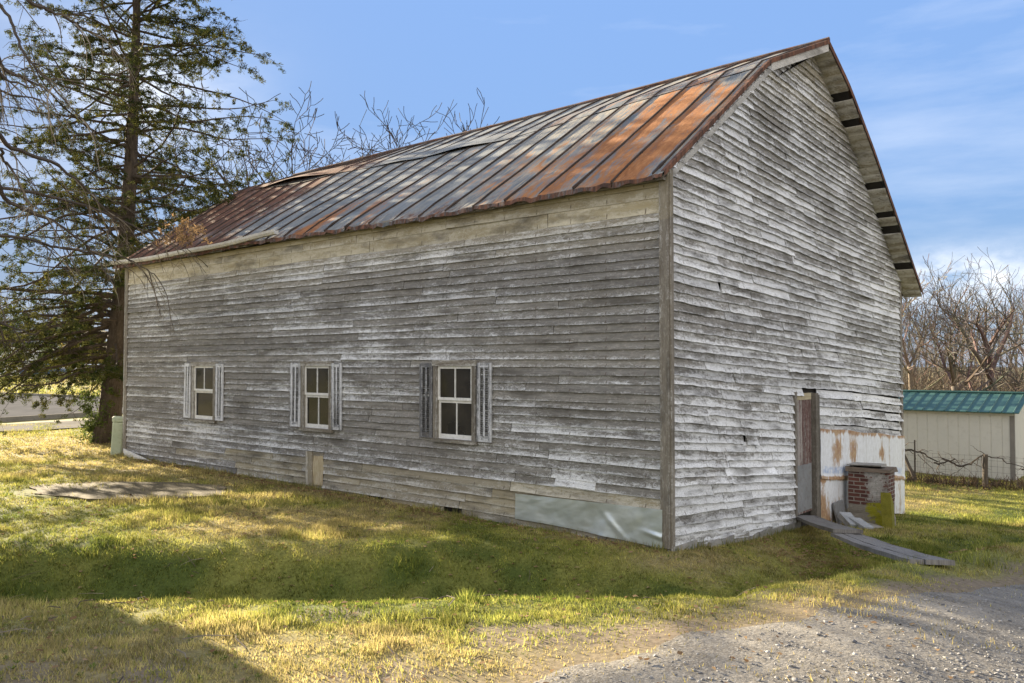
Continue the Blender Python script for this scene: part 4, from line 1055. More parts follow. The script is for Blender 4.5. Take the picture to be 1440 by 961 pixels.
# ------------------------------------------------------------------ trees
def perp(d):
    a = d.orthogonal().normalized(); an = random.uniform(0, 2 * math.pi); return (Matrix.Rotation(an, 3, d) @ a)
def grow(mb, p, d, L, r, lvl, maxl, P, col):
    n = 6 if lvl < 2 else 4; pts = [p.copy()]; rad = [r]; step = L / n; kids = []
    up = P.get('up', .12)
    for i in range(n):
        d = (d + Vector([random.gauss(0, P['wig']) for _ in range(3)]) + Vector((0, 0, up * (1 if lvl else .3)))).normalized()
        p = p + d * step; pts.append(p.copy()); rad.append(max(P['rmin'], r * (1 - (.62 if lvl else .55) * (i + 1) / n)))
        if lvl < maxl and (i + 1) / n > P['bare'][min(lvl, len(P['bare']) - 1)]:
            for _ in range(P['kids'][min(lvl, len(P['kids']) - 1)]):
                if random.random() < P.get('kp', .85): kids.append((p.copy(), d.copy(), rad[-1], (i + 1) / n))
    mb.tube(pts, rad, (7, 5, 4, 3, 3)[min(lvl, 4)], tuple(k * random.uniform(.85, 1.15) for k in col), cap=False)
    if lvl < maxl:
        kids.append((p.copy(), d.copy(), rad[-1] * 1.15, 1.0)); 
        for q, dd, rr, t in kids:
            a = R(random.uniform(*P['ang'])); nd = (dd * math.cos(a) + perp(dd) * math.sin(a)).normalized()
            grow(mb, q, nd, L * random.uniform(*P['ratio']) * (1.1 - .35 * t if lvl == 0 else 1), rr * random.uniform(.55, .75), lvl + 1, maxl, P, col)
def bare_tree(name, x, y, h, r, P, label, cat, group, col, lean=(0, 0), maxl=4, z=None, cut=.8):
    z = gz(x, y) if z is None else z
    e = empty(name, (x, y, z)); tag(e, label, cat, group)
    tr = MB(); p = Vector((0, 0, -.2)); n = 7; pts = []; rad = []; d = Vector((lean[0], lean[1], 1)).normalized(); q = p.copy()
    th = h * P.get('trunk', .38)
    for i in range(n + 1):
        pts.append(q.copy()); rad.append(r * (1.35 if i == 0 else 1.0 - .35 * i / n)); d = (d + Vector((random.gauss(0, .05), random.gauss(0, .05), .04))).normalized(); q = q + d * th / n
    tr.tube(pts, rad, 9, col); tr.build('trunk', M['bark_far'], e, smooth=True)
    cr = MB(); top = pts[-1]
    for k in range(P['forks']):
        a = R(random.uniform(12, 42)); an = 2 * math.pi * (k + random.uniform(-.3, .3)) / P['forks']
        nd = (Vector((math.cos(an), math.sin(an), 0)) * math.sin(a) + d * math.cos(a)).normalized()
        grow(cr, top, nd, h * random.uniform(.36, .50), rad[-1] * random.uniform(.6, .8), 1, maxl, P, col)
    for k in range(P.get('low', 2)):
        s = random.uniform(.45, .95); q = Vector(pts[int(s * n)]); an = random.uniform(0, 6.28); a = R(random.uniform(45, 75))
        grow(cr, q, Vector((math.cos(an) * math.sin(a), math.sin(an) * math.sin(a), math.cos(a))), h * random.uniform(.22, .36), r * .4, 2, maxl, P, col)
    c = cr.build('crown', M['bark_far'], e); zs = sorted(v[2] for v in cr.v); k = h / zs[int(len(zs) * .998)]; e.scale = (k, k, k); return e
def copy_tree(o, loc, rz, sc, label):
    c = o.copy(); COL.objects.link(c); c.location = loc; c.rotation_euler = (0, 0, rz); c.scale = [q * sc for q in o.scale]; c['label'] = label
    for ch in o.children: k = ch.copy(); COL.objects.link(k); k.parent = c
    return c
OAK = dict(wig=.13, up=.05, rmin=.010, bare=[.3, .25, .2, .1], kids=[1, 1, 2, 1], ang=(28, 62), ratio=(.48, .68), forks=3, trunk=.30, low=3, kp=.8)
ASH = dict(wig=.09, up=.10, rmin=.020, bare=[.3, .3, .2, .1], kids=[1, 1, 1, 1], ang=(22, 50), ratio=(.45, .66), forks=3, trunk=.42, low=2, kp=.85)
SAP = dict(wig=.09, up=.09, rmin=.007, bare=[.2, .2, .1], kids=[1, 2, 1], ang=(20, 50), ratio=(.40, .60), forks=3, trunk=.35, low=5, kp=.9)
GREYB = (.105, .090, .076); TANB = (.165, .135, .105); DARKB = (.060, .050, .044)
# behind the barn roof (only their tops show above it)
random.seed(23)
TOP = dict(wig=.15, up=.07, rmin=.020, bare=[.3, .25, .15, .1], kids=[1, 1, 1, 1], ang=(28, 58), ratio=(.42, .62), forks=3, trunk=.55, low=2, kp=.85)
bare_tree('bare_tree', -10.9, 36, 14.4, .36, TOP, 'tallest bare tree over the barn roof beside the evergreen', 'tree', 'bare trees behind the barn', DARKB, (.04, 0))
bare_tree('bare_tree', -14.0, 39, 13.6, .30, TOP, 'bare tree half hidden by the evergreen crown over the roof end', 'tree', 'bare trees behind the barn', DARKB, (-.05, 0))
bare_tree('bare_tree', -8.1, 40, 14.3, .28, TOP, 'second bare treetop along the roof from the evergreen', 'tree', 'bare trees behind the barn', DARKB)
bare_tree('bare_tree', -5.6, 41, 14.6, .24, TOP, 'third bare treetop along the roof, slender and forked', 'tree', 'bare trees behind the barn', DARKB)
bare_tree('bare_tree', -3.5, 42, 15.6, .24, TOP, 'rightmost thin treetop poking above the barn ridge', 'tree', 'bare trees behind the barn', DARKB)
STEM = dict(OAK); STEM['trunk'] = .62
for k, (x, y, h) in enumerate(((-1.8, 36.5, 11.5), (.2, 38.2, 12), (2.2, 37.0, 11), (4.8, 38.5, 12), (-4.6, 36.5, 11.5))):
    bare_tree('bare_tree', x, y, h, (.30, .22, .34, .26, .24)[k], STEM, 'bare tree hidden in the yard behind the barn', 'tree', 'trees hidden behind the barn', DARKB, maxl=3)
# the wood beyond the shed
bare_tree('bare_tree', 25.9, 44, 9.3, .36, OAK, 'big spreading bare tree rising behind the shed roof near the right edge', 'tree', 'bare trees beyond the shed', GREYB, (.03, 0))
bare_tree('bare_tree', 23.7, 43, 8.7, .28, OAK, 'leaning bare tree behind the shed, left of the big one', 'tree', 'bare trees beyond the shed', GREYB, (-.16, 0))
bare_tree('bare_tree', 21.9, 45, 8.6, .20, ASH, 'slim bare tree nearest the barn eave on the right', 'tree', 'bare trees beyond the shed', TANB, (-.04, 0))
bare_tree('bare_tree', 29.6, 46, 9.2, .30, OAK, 'bare tree at the right edge of the wood', 'tree', 'bare trees beyond the shed', GREYB)
protos = []
for k in range(3):
    protos.append(bare_tree('sapling', 26 + 2.2 * k, 49 + 2 * k, 6.0 + .5 * k, .085, SAP, 'tan sapling %s behind the green shed roof' % ('with a forked top', 'leaning a little', 'with dense twigs')[k], 'sapling', 'saplings in the brush beyond the shed', TANB, (random.uniform(-.1, .1), 0), maxl=3))
WH = ('tan brush sapling among the thicket beyond the shed')
for k in range(26):
    y = random.uniform(47, 72); x = y * random.uniform(.455, .70)
    s = random.uniform(.65, 1.05); copy_tree(random.choice(protos), (x, y, gz(x, y)), random.uniform(0, 6.28), s, WH)
for o in protos: o['label'] = WH
for o in bpy.data.objects:
    if o.name.startswith('sapling'): o['label'] = WH
def understory():
    m = MB(); random.seed(5)
    for k in range(3600):
        y = random.uniform(38, 72); x = y * random.uniform(.42, .80); z = gz(x, y); h = random.uniform(.8, 3.2) * random.random() ** .4
        c = random.choice(((.15, .118, .085), (.11, .092, .072), (.19, .15, .105))); lean = Vector((random.uniform(-.5, .5), random.uniform(-.5, .5), 1)).normalized()
        b = Vector((x, y, z)); mid = b + lean * h * .5; top = mid + (lean + Vector((random.uniform(-.4, .4), random.uniform(-.4, .4), 0))).normalized() * h * .5
        m.tube([b, mid, top], [.022, .015, .007], 3, c, cap=False)
        for _ in range(3):
            q = mid.lerp(top, random.random()); m.tube([q, q + Vector((random.uniform(-.6, .6), random.uniform(-.6, .6), random.uniform(.1, .8)))], [.010, .005], 3, c, cap=False)
    for k in range(1500):            # dead weeds along the fence foot
        t = random.random(); x = 10.6 + 8.4 * t + random.gauss(0, .1); y = 24.3 - 5.0 * t * (.9 + .2 * t) + random.gauss(.1, .30); b = Vector((x, y, gz(x, y)))
        h = random.uniform(.08, .34); c = random.choice(((.10, .07, .045), (.15, .10, .06), (.07, .055, .04)))
        m.tube([b, b + Vector((random.gauss(0, .12), random.gauss(0, .12), h))], [.012, .004], 3, c, cap=False)
    o = m.build('brush', M['bark_far']); tag(o, 'tangled tan winter brush filling the ground under the wood', 'brush', kind='stuff')
understory()

def leaf_soup(centres, radii, per, size, colf, flat=1.0, slim=.28):
    """small leaf faces scattered round many centres -> (V, F, C)"""
    C = np.repeat(np.array(centres, float), per, 0); Rr = np.repeat(np.array(radii, float), per)
    n = len(C); u = RNG.normal(size=(n, 3)); u /= np.linalg.norm(u, axis=1)[:, None]
    off = u * (RNG.random(n) ** .45)[:, None] * Rr[:, None]; off[:, 2] *= flat
    P = C + off; a = RNG.normal(size=(n, 3)); a /= np.linalg.norm(a, axis=1)[:, None]
    b = np.cross(a, RNG.normal(size=(n, 3))); b /= np.linalg.norm(b, axis=1)[:, None]
    s = size * (.6 + .8 * RNG.random(n))[:, None]
    V = np.stack([P - a * s * .5 - b * s * slim, P - a * s * .5 + b * s * slim, P + a * s * .9], 1).reshape(-1, 3)
    F = np.arange(n * 3).reshape(n, 3)
    col = np.repeat(colf(n, np.repeat(np.arange(len(centres)), per)), 3, 0)
    return V, F, col

def evergreen():
    random.seed(41)
    base = Vector((-11.72, 23.73, gz(-11.72, 23.73)))
    e = empty('evergreen_tree', base); tag(e, 'tall open evergreen with drooping dark foliage at the far end of the barn', 'tree')
    H = 18.5; n = 16; tp = []; rad = []
    for i in range(n + 1):
        t = i / n; tp.append(Vector((-.02 + .95 * t + .10 * math.sin(t * 5), .2 * math.sin(t * 3), -.2 + H * t))); rad.append(.31 * (1.3 if i == 0 else 1) * (1 - t) ** 1.1 + .02)
    rad[0] = .44; rad[1] = .31
    m = MB(); m.tube(tp, rad, 14); m.build('trunk', M['bark'], e, smooth=True)
    def tpos(h): f = (h + .2) / H * n; i = min(n - 1, int(f)); return tp[i].lerp(tp[i + 1], f - i)
    bm = MB(); cen = []; rd = []; tone = []
    h = 2.2
    while h < 18.0:
        t = h / H
        for _ in range(random.choice((2, 3, 3)) + (1 if h < 4.4 else 0)):
            low = h < 4.4 and random.random() < .45
            an = random.uniform(2.2, 4.3) if low else random.uniform(0, 6.283); L = float(np.interp(h, [2, 4, 8, 12, 15, 18], [3.2, 4.7, 4.6, 3.8, 2.4, .6])) * random.uniform(.55, 1.12)
            if math.cos(an) > .3 and h < 5.5: L *= .62
            if low: L *= 1.35
            p = tpos(h) ; d = Vector((math.cos(an), math.sin(an), random.uniform(-.25, .40) if h < 8 else random.uniform(-.1, .5))).normalized()
            k = 9; pts = [p.copy()]; ds = []
            for i in range(k):
                d = (d + Vector((random.gauss(0, .15), random.gauss(0, .15), random.gauss(0, .10) + (-.055 if i < 5 else .10) * (1.2 if h < 7 else .5)))).normalized()
                p = p + d * L / k; pts.append(p.copy()); ds.append(d.copy())
            r0 = .012 + .008 * L; bm.tube(pts, [max(.006, r0 * (1 - .85 * i / k)) for i in range(k + 1)], 5, cap=False)
            dense = random.random()
            for i in range(2, k + 1):
                if i < 4 and random.random() < .35: continue
                for sgn in (-1, 1):
                    if random.random() < .22: continue
                    q = pts[i]; side = ds[i - 1].cross(Vector((0, 0, 1))).normalized() * sgn
                    sl_ = L * .30 * (1.15 - .6 * i / k) * random.uniform(.6, 1.3)
                    dd = (side + ds[i - 1] * random.uniform(.3, .9) + Vector((0, 0, random.uniform(-.45, .15)))).normalized()
                    sp_ = [q]; 
                    for j in range(7):
                        dd = (dd + Vector((random.gauss(0, .16), random.gauss(0, .16), random.gauss(-.04, .12)))).normalized(); sp_.append(sp_[-1] + dd * sl_ / 7)
                    bm.tube(sp_, [.009, .008, .007, .006, .005, .004, .003, .002], 3, cap=False)
                    if random.random() < (.06 if h < 7 else .16): continue            # dead spray
                    for j in range(1, 8):
                        if random.random() < .20 + .32 * (dense < .3): continue
                        cen.append(tuple(sp_[j] + Vector((random.gauss(0, .04), random.gauss(0, .04), random.gauss(-.02, .04))))); rd.append(random.uniform(.05, .14)); tone.append(random.random())
        h += random.uniform(.11, .19) * (1 if h < 12.6 else 2.0)
    bm.build('branch', M['bark'], e)
    tone = np.array(tone)
    def cf(nn, idx):
        k = tone[idx][:, None]; r = RNG.random((nn, 1))
        base_ = np.array([.038, .054, .018]) * (1 - k) + np.array([.125, .118, .034]) * k ** 2 + np.array([.06, .06, .02]) * (k - k * k)
        return base_ * (.75 + .5 * r)
    V, F, C = leaf_soup(cen, rd, 21, .066, cf, .8, .17)
    raw_mesh('foliage', V, F, C, M['needles'], e)
    # ivy up the foot of the trunk
    cen = []; rd = []
    for _ in range(75):
        hh = random.random() ** 1.5 * 2.4; q = tpos(hh); an = random.uniform(2.2, 5.6); rr = .36 - .04 * hh
        cen.append((q.x + math.cos(an) * rr, q.y + math.sin(an) * rr, hh)); rd.append(.14)
    for _ in range(50):
        hh = random.random() * 1.3; cen.append((-.42 + random.gauss(0, .10), -.25 + random.gauss(0, .12), .1 + hh)); rd.append(.16)
    V, F, C = leaf_soup(cen, rd, 16, .075, lambda nn, idx: np.array([.095, .125, .035]) * (.6 + .9 * RNG.random((nn, 1))))
    raw_mesh('ivy', V, F, C, M['leaf'], e)
evergreen()

def drooping_tree():
    """bare tree standing left of the frame whose long limbs hang into it"""
    random.seed(77)
    base = Vector((-12.6, 12.6, gz(-12.6, 12.6)))
    e = empty('bare_tree', base); tag(e, 'bare drooping limbs reaching in from the upper left before the evergreen', 'tree')
    tr = MB(); tr.tube([Vector(q) for q in ((0, 0, -.3), (.05, 0, 1.5), (.1, .1, 3.2), (.0, .2, 5.0), (.1, .1, 7.5), (0, .2, 9.5))], [.42, .32, .28, .24, .16, .07], 10); tr.build('trunk', M['bark'], e, smooth=True)
    cr = MB()
    def at(px, py, Y):   # a place in the yard, given by bearing and range from the drive
        return Vector(((px - 720) / 1150 * Y, Y, 1.6 + (515 - py) / 1150 * Y)) - base
    def limb(P, r, kids, kl, droop=.30, spur=True):
        P = [Vector(q) for q in P]; pts = []
        for k_ in range(len(P) - 1):
            p0, p1, p2, p3 = P[max(0, k_ - 1)], P[k_], P[k_ + 1], P[min(len(P) - 1, k_ + 2)]
            for i in range(7):
                t = i / 7
                pts.append(.5 * ((2 * p1) + (p2 - p0) * t + (2 * p0 - 5 * p1 + 4 * p2 - p3) * t * t + (3 * p1 - p0 - 3 * p2 + p3) * t ** 3) + Vector([random.gauss(0, .010) for _ in range(3)]))
        pts.append(P[-1]); n = len(pts) - 1
        cr.tube(pts, [r * (1 - .8 * i / n) + .004 for i in range(n + 1)], 5, (.075, .062, .052), cap=False)
        for k in range(kids):
            i = random.randint(n // 3, n); q = pts[i]; d = ((pts[min(i + 1, n)] - pts[i - 1]).normalized() + Vector([random.gauss(0, .55) for _ in range(3)])).normalized()
            L = kl * random.uniform(.5, 1.3); tw = [q]
            for j in range(7):
                d = (d + Vector((random.gauss(0, .12), random.gauss(0, .12), random.gauss(-droop * .5, .12)))).normalized(); tw.append(tw[-1] + d * L / 7)
            c = random.choice(((.080, .065, .052), (.20, .17, .13), (.12, .10, .08)))
            cr.tube(tw, [.011 * (1 - .75 * j / 7) + .002 for j in range(8)], 3, c, cap=False)
            for j in range(2, 7):
                if random.random() < .65:
                    dd = (d + Vector([random.gauss(0, .6) for _ in range(3)])).normalized(); q2 = tw[j]
                    cr.tube([q2, q2 + dd * L * .18, q2 + dd * L * .3 + Vector((0, 0, -.08 * L))], [.005, .004, .002], 3, c, cap=False)
    T = lambda z: Vector((.05, .1, z))
    limb([T(8.5), at(-60, -40, 12.6), at(40, 0, 13), at(75, 15, 13.2), at(125, 42, 13.6)], .05, 9, 1.2)
    limb([T(8.5), at(-80, -30, 12), at(0, 12, 12), at(20, 60, 12), at(60, 110, 12.2), at(110, 165, 12.4)], .03, 8, 1.0)
    limb([T(7.0), at(-60, 60, 13), at(0, 95, 13.5), at(30, 108, 13.7), at(65, 125, 14)], .045, 9, 1.0)
    limb([T(6.6), at(-60, 85, 12.5), at(0, 108, 13), at(40, 120, 13)], .035, 6, .9)
    limb([T(6.0), at(-60, 110, 13), at(0, 127, 13), at(50, 138, 13.4)], .03, 6, .9)
    limb([T(5.6), at(-70, 160, 13.2), at(10, 205, 14), at(90, 240, 15), at(160, 310, 16)], .06, 12, 1.2)
    limb([T(4.8), at(-60, 240, 13), at(10, 285, 13.6), at(70, 310, 14.4), at(120, 345, 15)], .05, 12, 1.1, .15)
    limb([T(5.2), at(-50, 205, 12.4), at(0, 225, 12.8), at(25, 262, 13), at(38, 290, 13.2)], .03, 7, .8, .5)
    limb([T(5.6), at(-20, 260, 14), at(120, 290, 15.6), at(190, 320, 16.8), at(245, 335, 17.4)], .035, 16, 1.3, .35)
    limb([T(4.4), at(-20, 330, 13.6), at(90, 350, 15), at(170, 362, 16.4), at(215, 385, 16.9)], .028, 16, 1.1, .35)
    limb([T(3.6), at(-60, 420, 12.6), at(0, 455, 13), at(50, 470, 13.4)], .03, 8, .9, .2)
    cr.build('limb', M['bark_far'], e)
    # dead seed heads in the last spray, hanging in front of the roof end
    cen = []; rd = []
    for _ in range(45):
        q = at(random.gauss(262, 20), random.gauss(325, 9), 16.9 + random.gauss(0, .25)); cen.append(tuple(q)); rd.append(.10)
    V, F, C = leaf_soup(cen, rd, 14, .05, lambda nn, idx: np.array([.34, .22, .11]) * (.5 + .8 * RNG.random((nn, 1))))
    raw_mesh('dry_leaf', V, F, C, M['leaf'], e)['kind'] = 'stuff'
drooping_tree()

# ------------------------------------------------------------------ across the road
def bush(name, x, y, w, h, label, cat, group, c1, c2, n=60):
    e = empty(name, (x, y, gz(x, y))); tag(e, label, cat, group)
    m = MB(); cen = []; rd = []
    for k in range(9):
        an = random.uniform(0, 6.28); q = Vector((math.cos(an) * w * .25, math.sin(an) * w * .25, h * random.uniform(.4, .8))); m.tube([Vector((0, 0, -.1)), q * .5 + Vector((0, 0, .1)), q], [.07, .05, .02], 4)
    m.build('stem', M['bark'], e)
    tone = []
    for k in range(n):
        an = random.uniform(0, 6.28); rr = math.sqrt(random.random()); zz = random.random()
        f = math.sqrt(max(0.05, 1 - (2 * abs(zz - .42)) ** 2.2)); cen.append((math.cos(an) * rr * w * .5 * f, math.sin(an) * rr * w * .5 * f, h * (.08 + .92 * zz))); rd.append(w * random.uniform(.08, .15)); tone.append(random.random())
    tone = np.array(tone)
    V, F, C = leaf_soup(cen, rd, 46, w * .045, lambda nn, idx: (np.array(c1) * (1 - tone[idx][:, None]) + np.array(c2) * tone[idx][:, None]) * (.7 + .6 * RNG.random((nn, 1))))
    raw_mesh('foliage', V, F, C, M['needles'], e)
random.seed(9)
for i, (x, y, w, h, kind) in enumerate(((-72, 96, 9, 7.5, 0), (-63.5, 100, 8, 6.2, 1), (-56, 104, 9, 8.2, 0), (-50, 97, 6.5, 5.0, 2), (-43, 104, 8, 7.0, 0), (-37, 98, 6, 4.4, 2), (-32, 104, 8, 6.2, 1), (-49.5, 74.5, 2.6, 1.5, 2), (-24.5, 62, 2.2, 1.1, 1), (-41, 78, 3, 1.6, 0), (-36, 80, 3, 1.8, 2), (-30, 78, 3.4, 2.0, 1))):
    lab = ('dark evergreen bush across the road', 'olive bushy tree across the road', 'yellowing shrub across the road')[kind]
    lab += (', at the left frame edge', ', second from the left edge', ' behind the parked cars', ' right of the parked cars', ', tall and seen through the evergreen', ', low and seen through the evergreen', ' beside the evergreen trunk', ', small at the edge of the far lawn', ', small by the road kerb past the trunk', ', knee high left of the trunk', ', rounded left of the trunk', ', nearest the trunk on the far lawn')[i]
    bush('bush', x, y, w, h, lab, 'bush', 'bushes across the road', ((.035, .048, .018), (.075, .080, .024), (.15, .12, .035))[kind], ((.070, .080, .028), (.13, .125, .04), (.24, .19, .06))[kind])
def far_house():
    e = empty('house', (-74, 128, .6), R(12)); tag(e, 'pale grey house far across the road at the left edge', 'house')
    m = MB(); m.box((-7, -4, -1), (7, 4, 4.6)); m.add([(-7, -4, 4.6), (-7, 4, 4.6), (-7, 0, 7.4)], [(0, 2, 1)]); m.add([(7, -4, 4.6), (7, 4, 4.6), (7, 0, 7.4)], [(0, 1, 2)]); m.build('wall', M['whitewall'], e)
    m = MB()
    for s in (-1, 1):
        vs = [(-7.4, s * 4.4, 4.35), (7.4, s * 4.4, 4.35), (7.4, 0, 7.5), (-7.4, 0, 7.5)]; m.add(vs + [(a, b, c - .15) for a, b, c in vs], [(0, 1, 2, 3), (7, 6, 5, 4), (0, 4, 5, 1), (1, 5, 6, 2), (3, 7, 4, 0)])
    m.build('roof', M['shingle'], e)
    for x in (-4.6, -1.6, 1.6, 4.6):
        m = MB(); m.box((x - .55, -4.05, 1.1), (x + .55, -3.98, 2.7)); w = m.build('window', M['sash'], e); m = MB(); m.box((x - .45, -4.07, 1.2), (x + .45, -4.045, 2.6)); m.build('pane', M['glass'], w)
far_house()
def car(x, y, rz, mat, label):
    e = empty('parked_car', (x, y, gz(x, y)), rz); tag(e, label, 'car', 'cars parked across the road')
    prof_ = [(-2.2, .35), (-2.25, .75), (-2.0, .95), (-1.6, 1.0), (-1.0, 1.42), (.5, 1.46), (1.15, 1.02), (2.05, .88), (2.25, .62), (2.2, .32)]
    m = MB(); n = len(prof_); vs = []
    for s in (-1, 1):
        for (a, b) in prof_: k = .82 if b < 1.1 else .66; vs.append((a, s * k, b))
    fs = [(i, (i + 1) % n, n + (i + 1) % n, n + i) for i in range(n)] + [tuple(range(n))[::-1], tuple(range(n, 2 * n))]
    m.add(vs, fs); b_ = m.build('body', M[mat], e); bv = b_.modifiers.new('edge', 'BEVEL'); bv.width = .06; bv.segments = 2
    m = MB()
    for s in (-1, 1): m.add([(-1.45, s * .80, 1.03), (.95, s * .80, 1.05), (.42, s * .70, 1.38), (-.95, s * .70, 1.36)], [(0, 1, 2, 3) if s < 0 else (3, 2, 1, 0)])
    m.add([(.56, -.6, 1.44), (.56, .6, 1.44), (1.13, .72, 1.06), (1.13, -.72, 1.06)], [(0, 3, 2, 1)]); m.build('windscreen', M['glass'], e)
    for a in (-1.4, 1.4):
        for s in (-1, 1):
            m = MB(); m.tube([(a, s * .70, .33), (a, s * .86, .33)], .33, 16); w = m.build('wheel', M['rubber'], e)
            m = MB(); m.tube([(a, s * .861, .33), (a, s * .875, .33)], .19, 12); m.build('rim', M['gutter'], w)
car(-50.2, 88, R(15), 'carblue', 'dark blue car parked beyond the far lawn, nearest the left edge')
car(-45.4, 89, R(12), 'carwhite', 'white car parked beyond the far lawn, right of the dark one')
def far_wood(name, label, x0, x1, y0, y1, h0, h1, n, seed):
    """a far belt of winter trees that reads as one mass"""
    random.seed(seed); m = MB(); P = dict(SAP); P['rmin'] = .03
    for k in range(n):
        x = random.uniform(x0, x1); y = random.uniform(y0, y1); z = gz(x, y)
        P['kids'] = [1, 1, 1]; h = random.uniform(h0, h1)
        m.tube([Vector((x, y, z - .2)), Vector((x + random.uniform(-.3, .3), y, z + h * .4))], [.22, .14], 5, GREYB, cap=False)
        for f in range(3): grow(m, Vector((x, y, z + h * .3)), Vector((random.uniform(-.5, .5), random.uniform(-.5, .5), 1)).normalized(), h * .5, .11, 1, 3, P, random.choice((GREYB, TANB)))
    tag(m.build(name, M['bark_far']), label, 'wood', kind='stuff')
far_wood('far_wood', 'far belt of bare winter trees behind the shed', 42, 130, 100, 135, 9, 13, 60, 3)
far_wood('far_wood', 'far belt of bare trees across the road on the left', -130, -20, 132, 160, 9, 13, 45, 4)

def garage():
    # stands left of the frame; its corner throws the shadow over the near left grass
    A = Vector((-6.8, 9.6, 0)); u = Vector((-.70, -.714, 0)); v = Vector((-.714, .70, 0)) * -1
    ang = math.atan2(-.714, -.70)
    e = empty('garage', (A.x, A.y, gz(A.x, A.y)), ang); tag(e, 'white garage standing off to the left of the lawn', 'garage')
    # local x runs away from the corner (down-left); local y to its left
    m = MB(); Lx, D, H = 7.0, -4.0, 3.1
    m.box((0, D, -1), (Lx, 0, H)); m.add([(0, 0, H), (0, D, H), (0, D / 2, H + 1.5)], [(0, 1, 2)]); m.add([(Lx, 0, H), (Lx, D, H), (Lx, D / 2, H + 1.5)], [(0, 2, 1)])
    m.build('wall', M['whitewall'], e)
    m = MB()
    for y0, y1, z0 in ((.3, D / 2, H - .18), (D - .3, D / 2, H - .18)):
        vs = [(-.2, y0, z0), (Lx + .2, y0, z0), (Lx + .2, y1, H + 1.55), (-.2, y1, H + 1.55)]; m.add(vs + [(a, b, c - .12) for a, b, c in vs], [(0, 1, 2, 3), (7, 6, 5, 4), (0, 4, 5, 1), (1, 5, 6, 2), (3, 7, 4, 0)])
    m.build('roof', M['shingle'], e)
    for sx in (2.0, 5.0):
        m = MB(); m.box((sx - .5, -.02, 1.0), (sx + .5, .05, 2.3)); w = m.build('window', M['sash'], e); m = MB(); m.box((sx - .42, .045, 1.08), (sx + .42, .056, 2.22)); m.build('pane', M['glass'], w)
    m = MB(); m.box((-.05, -3.4, 0), (.02, -.6, 2.3)); m.build('door', M['sash'], e)
garage()

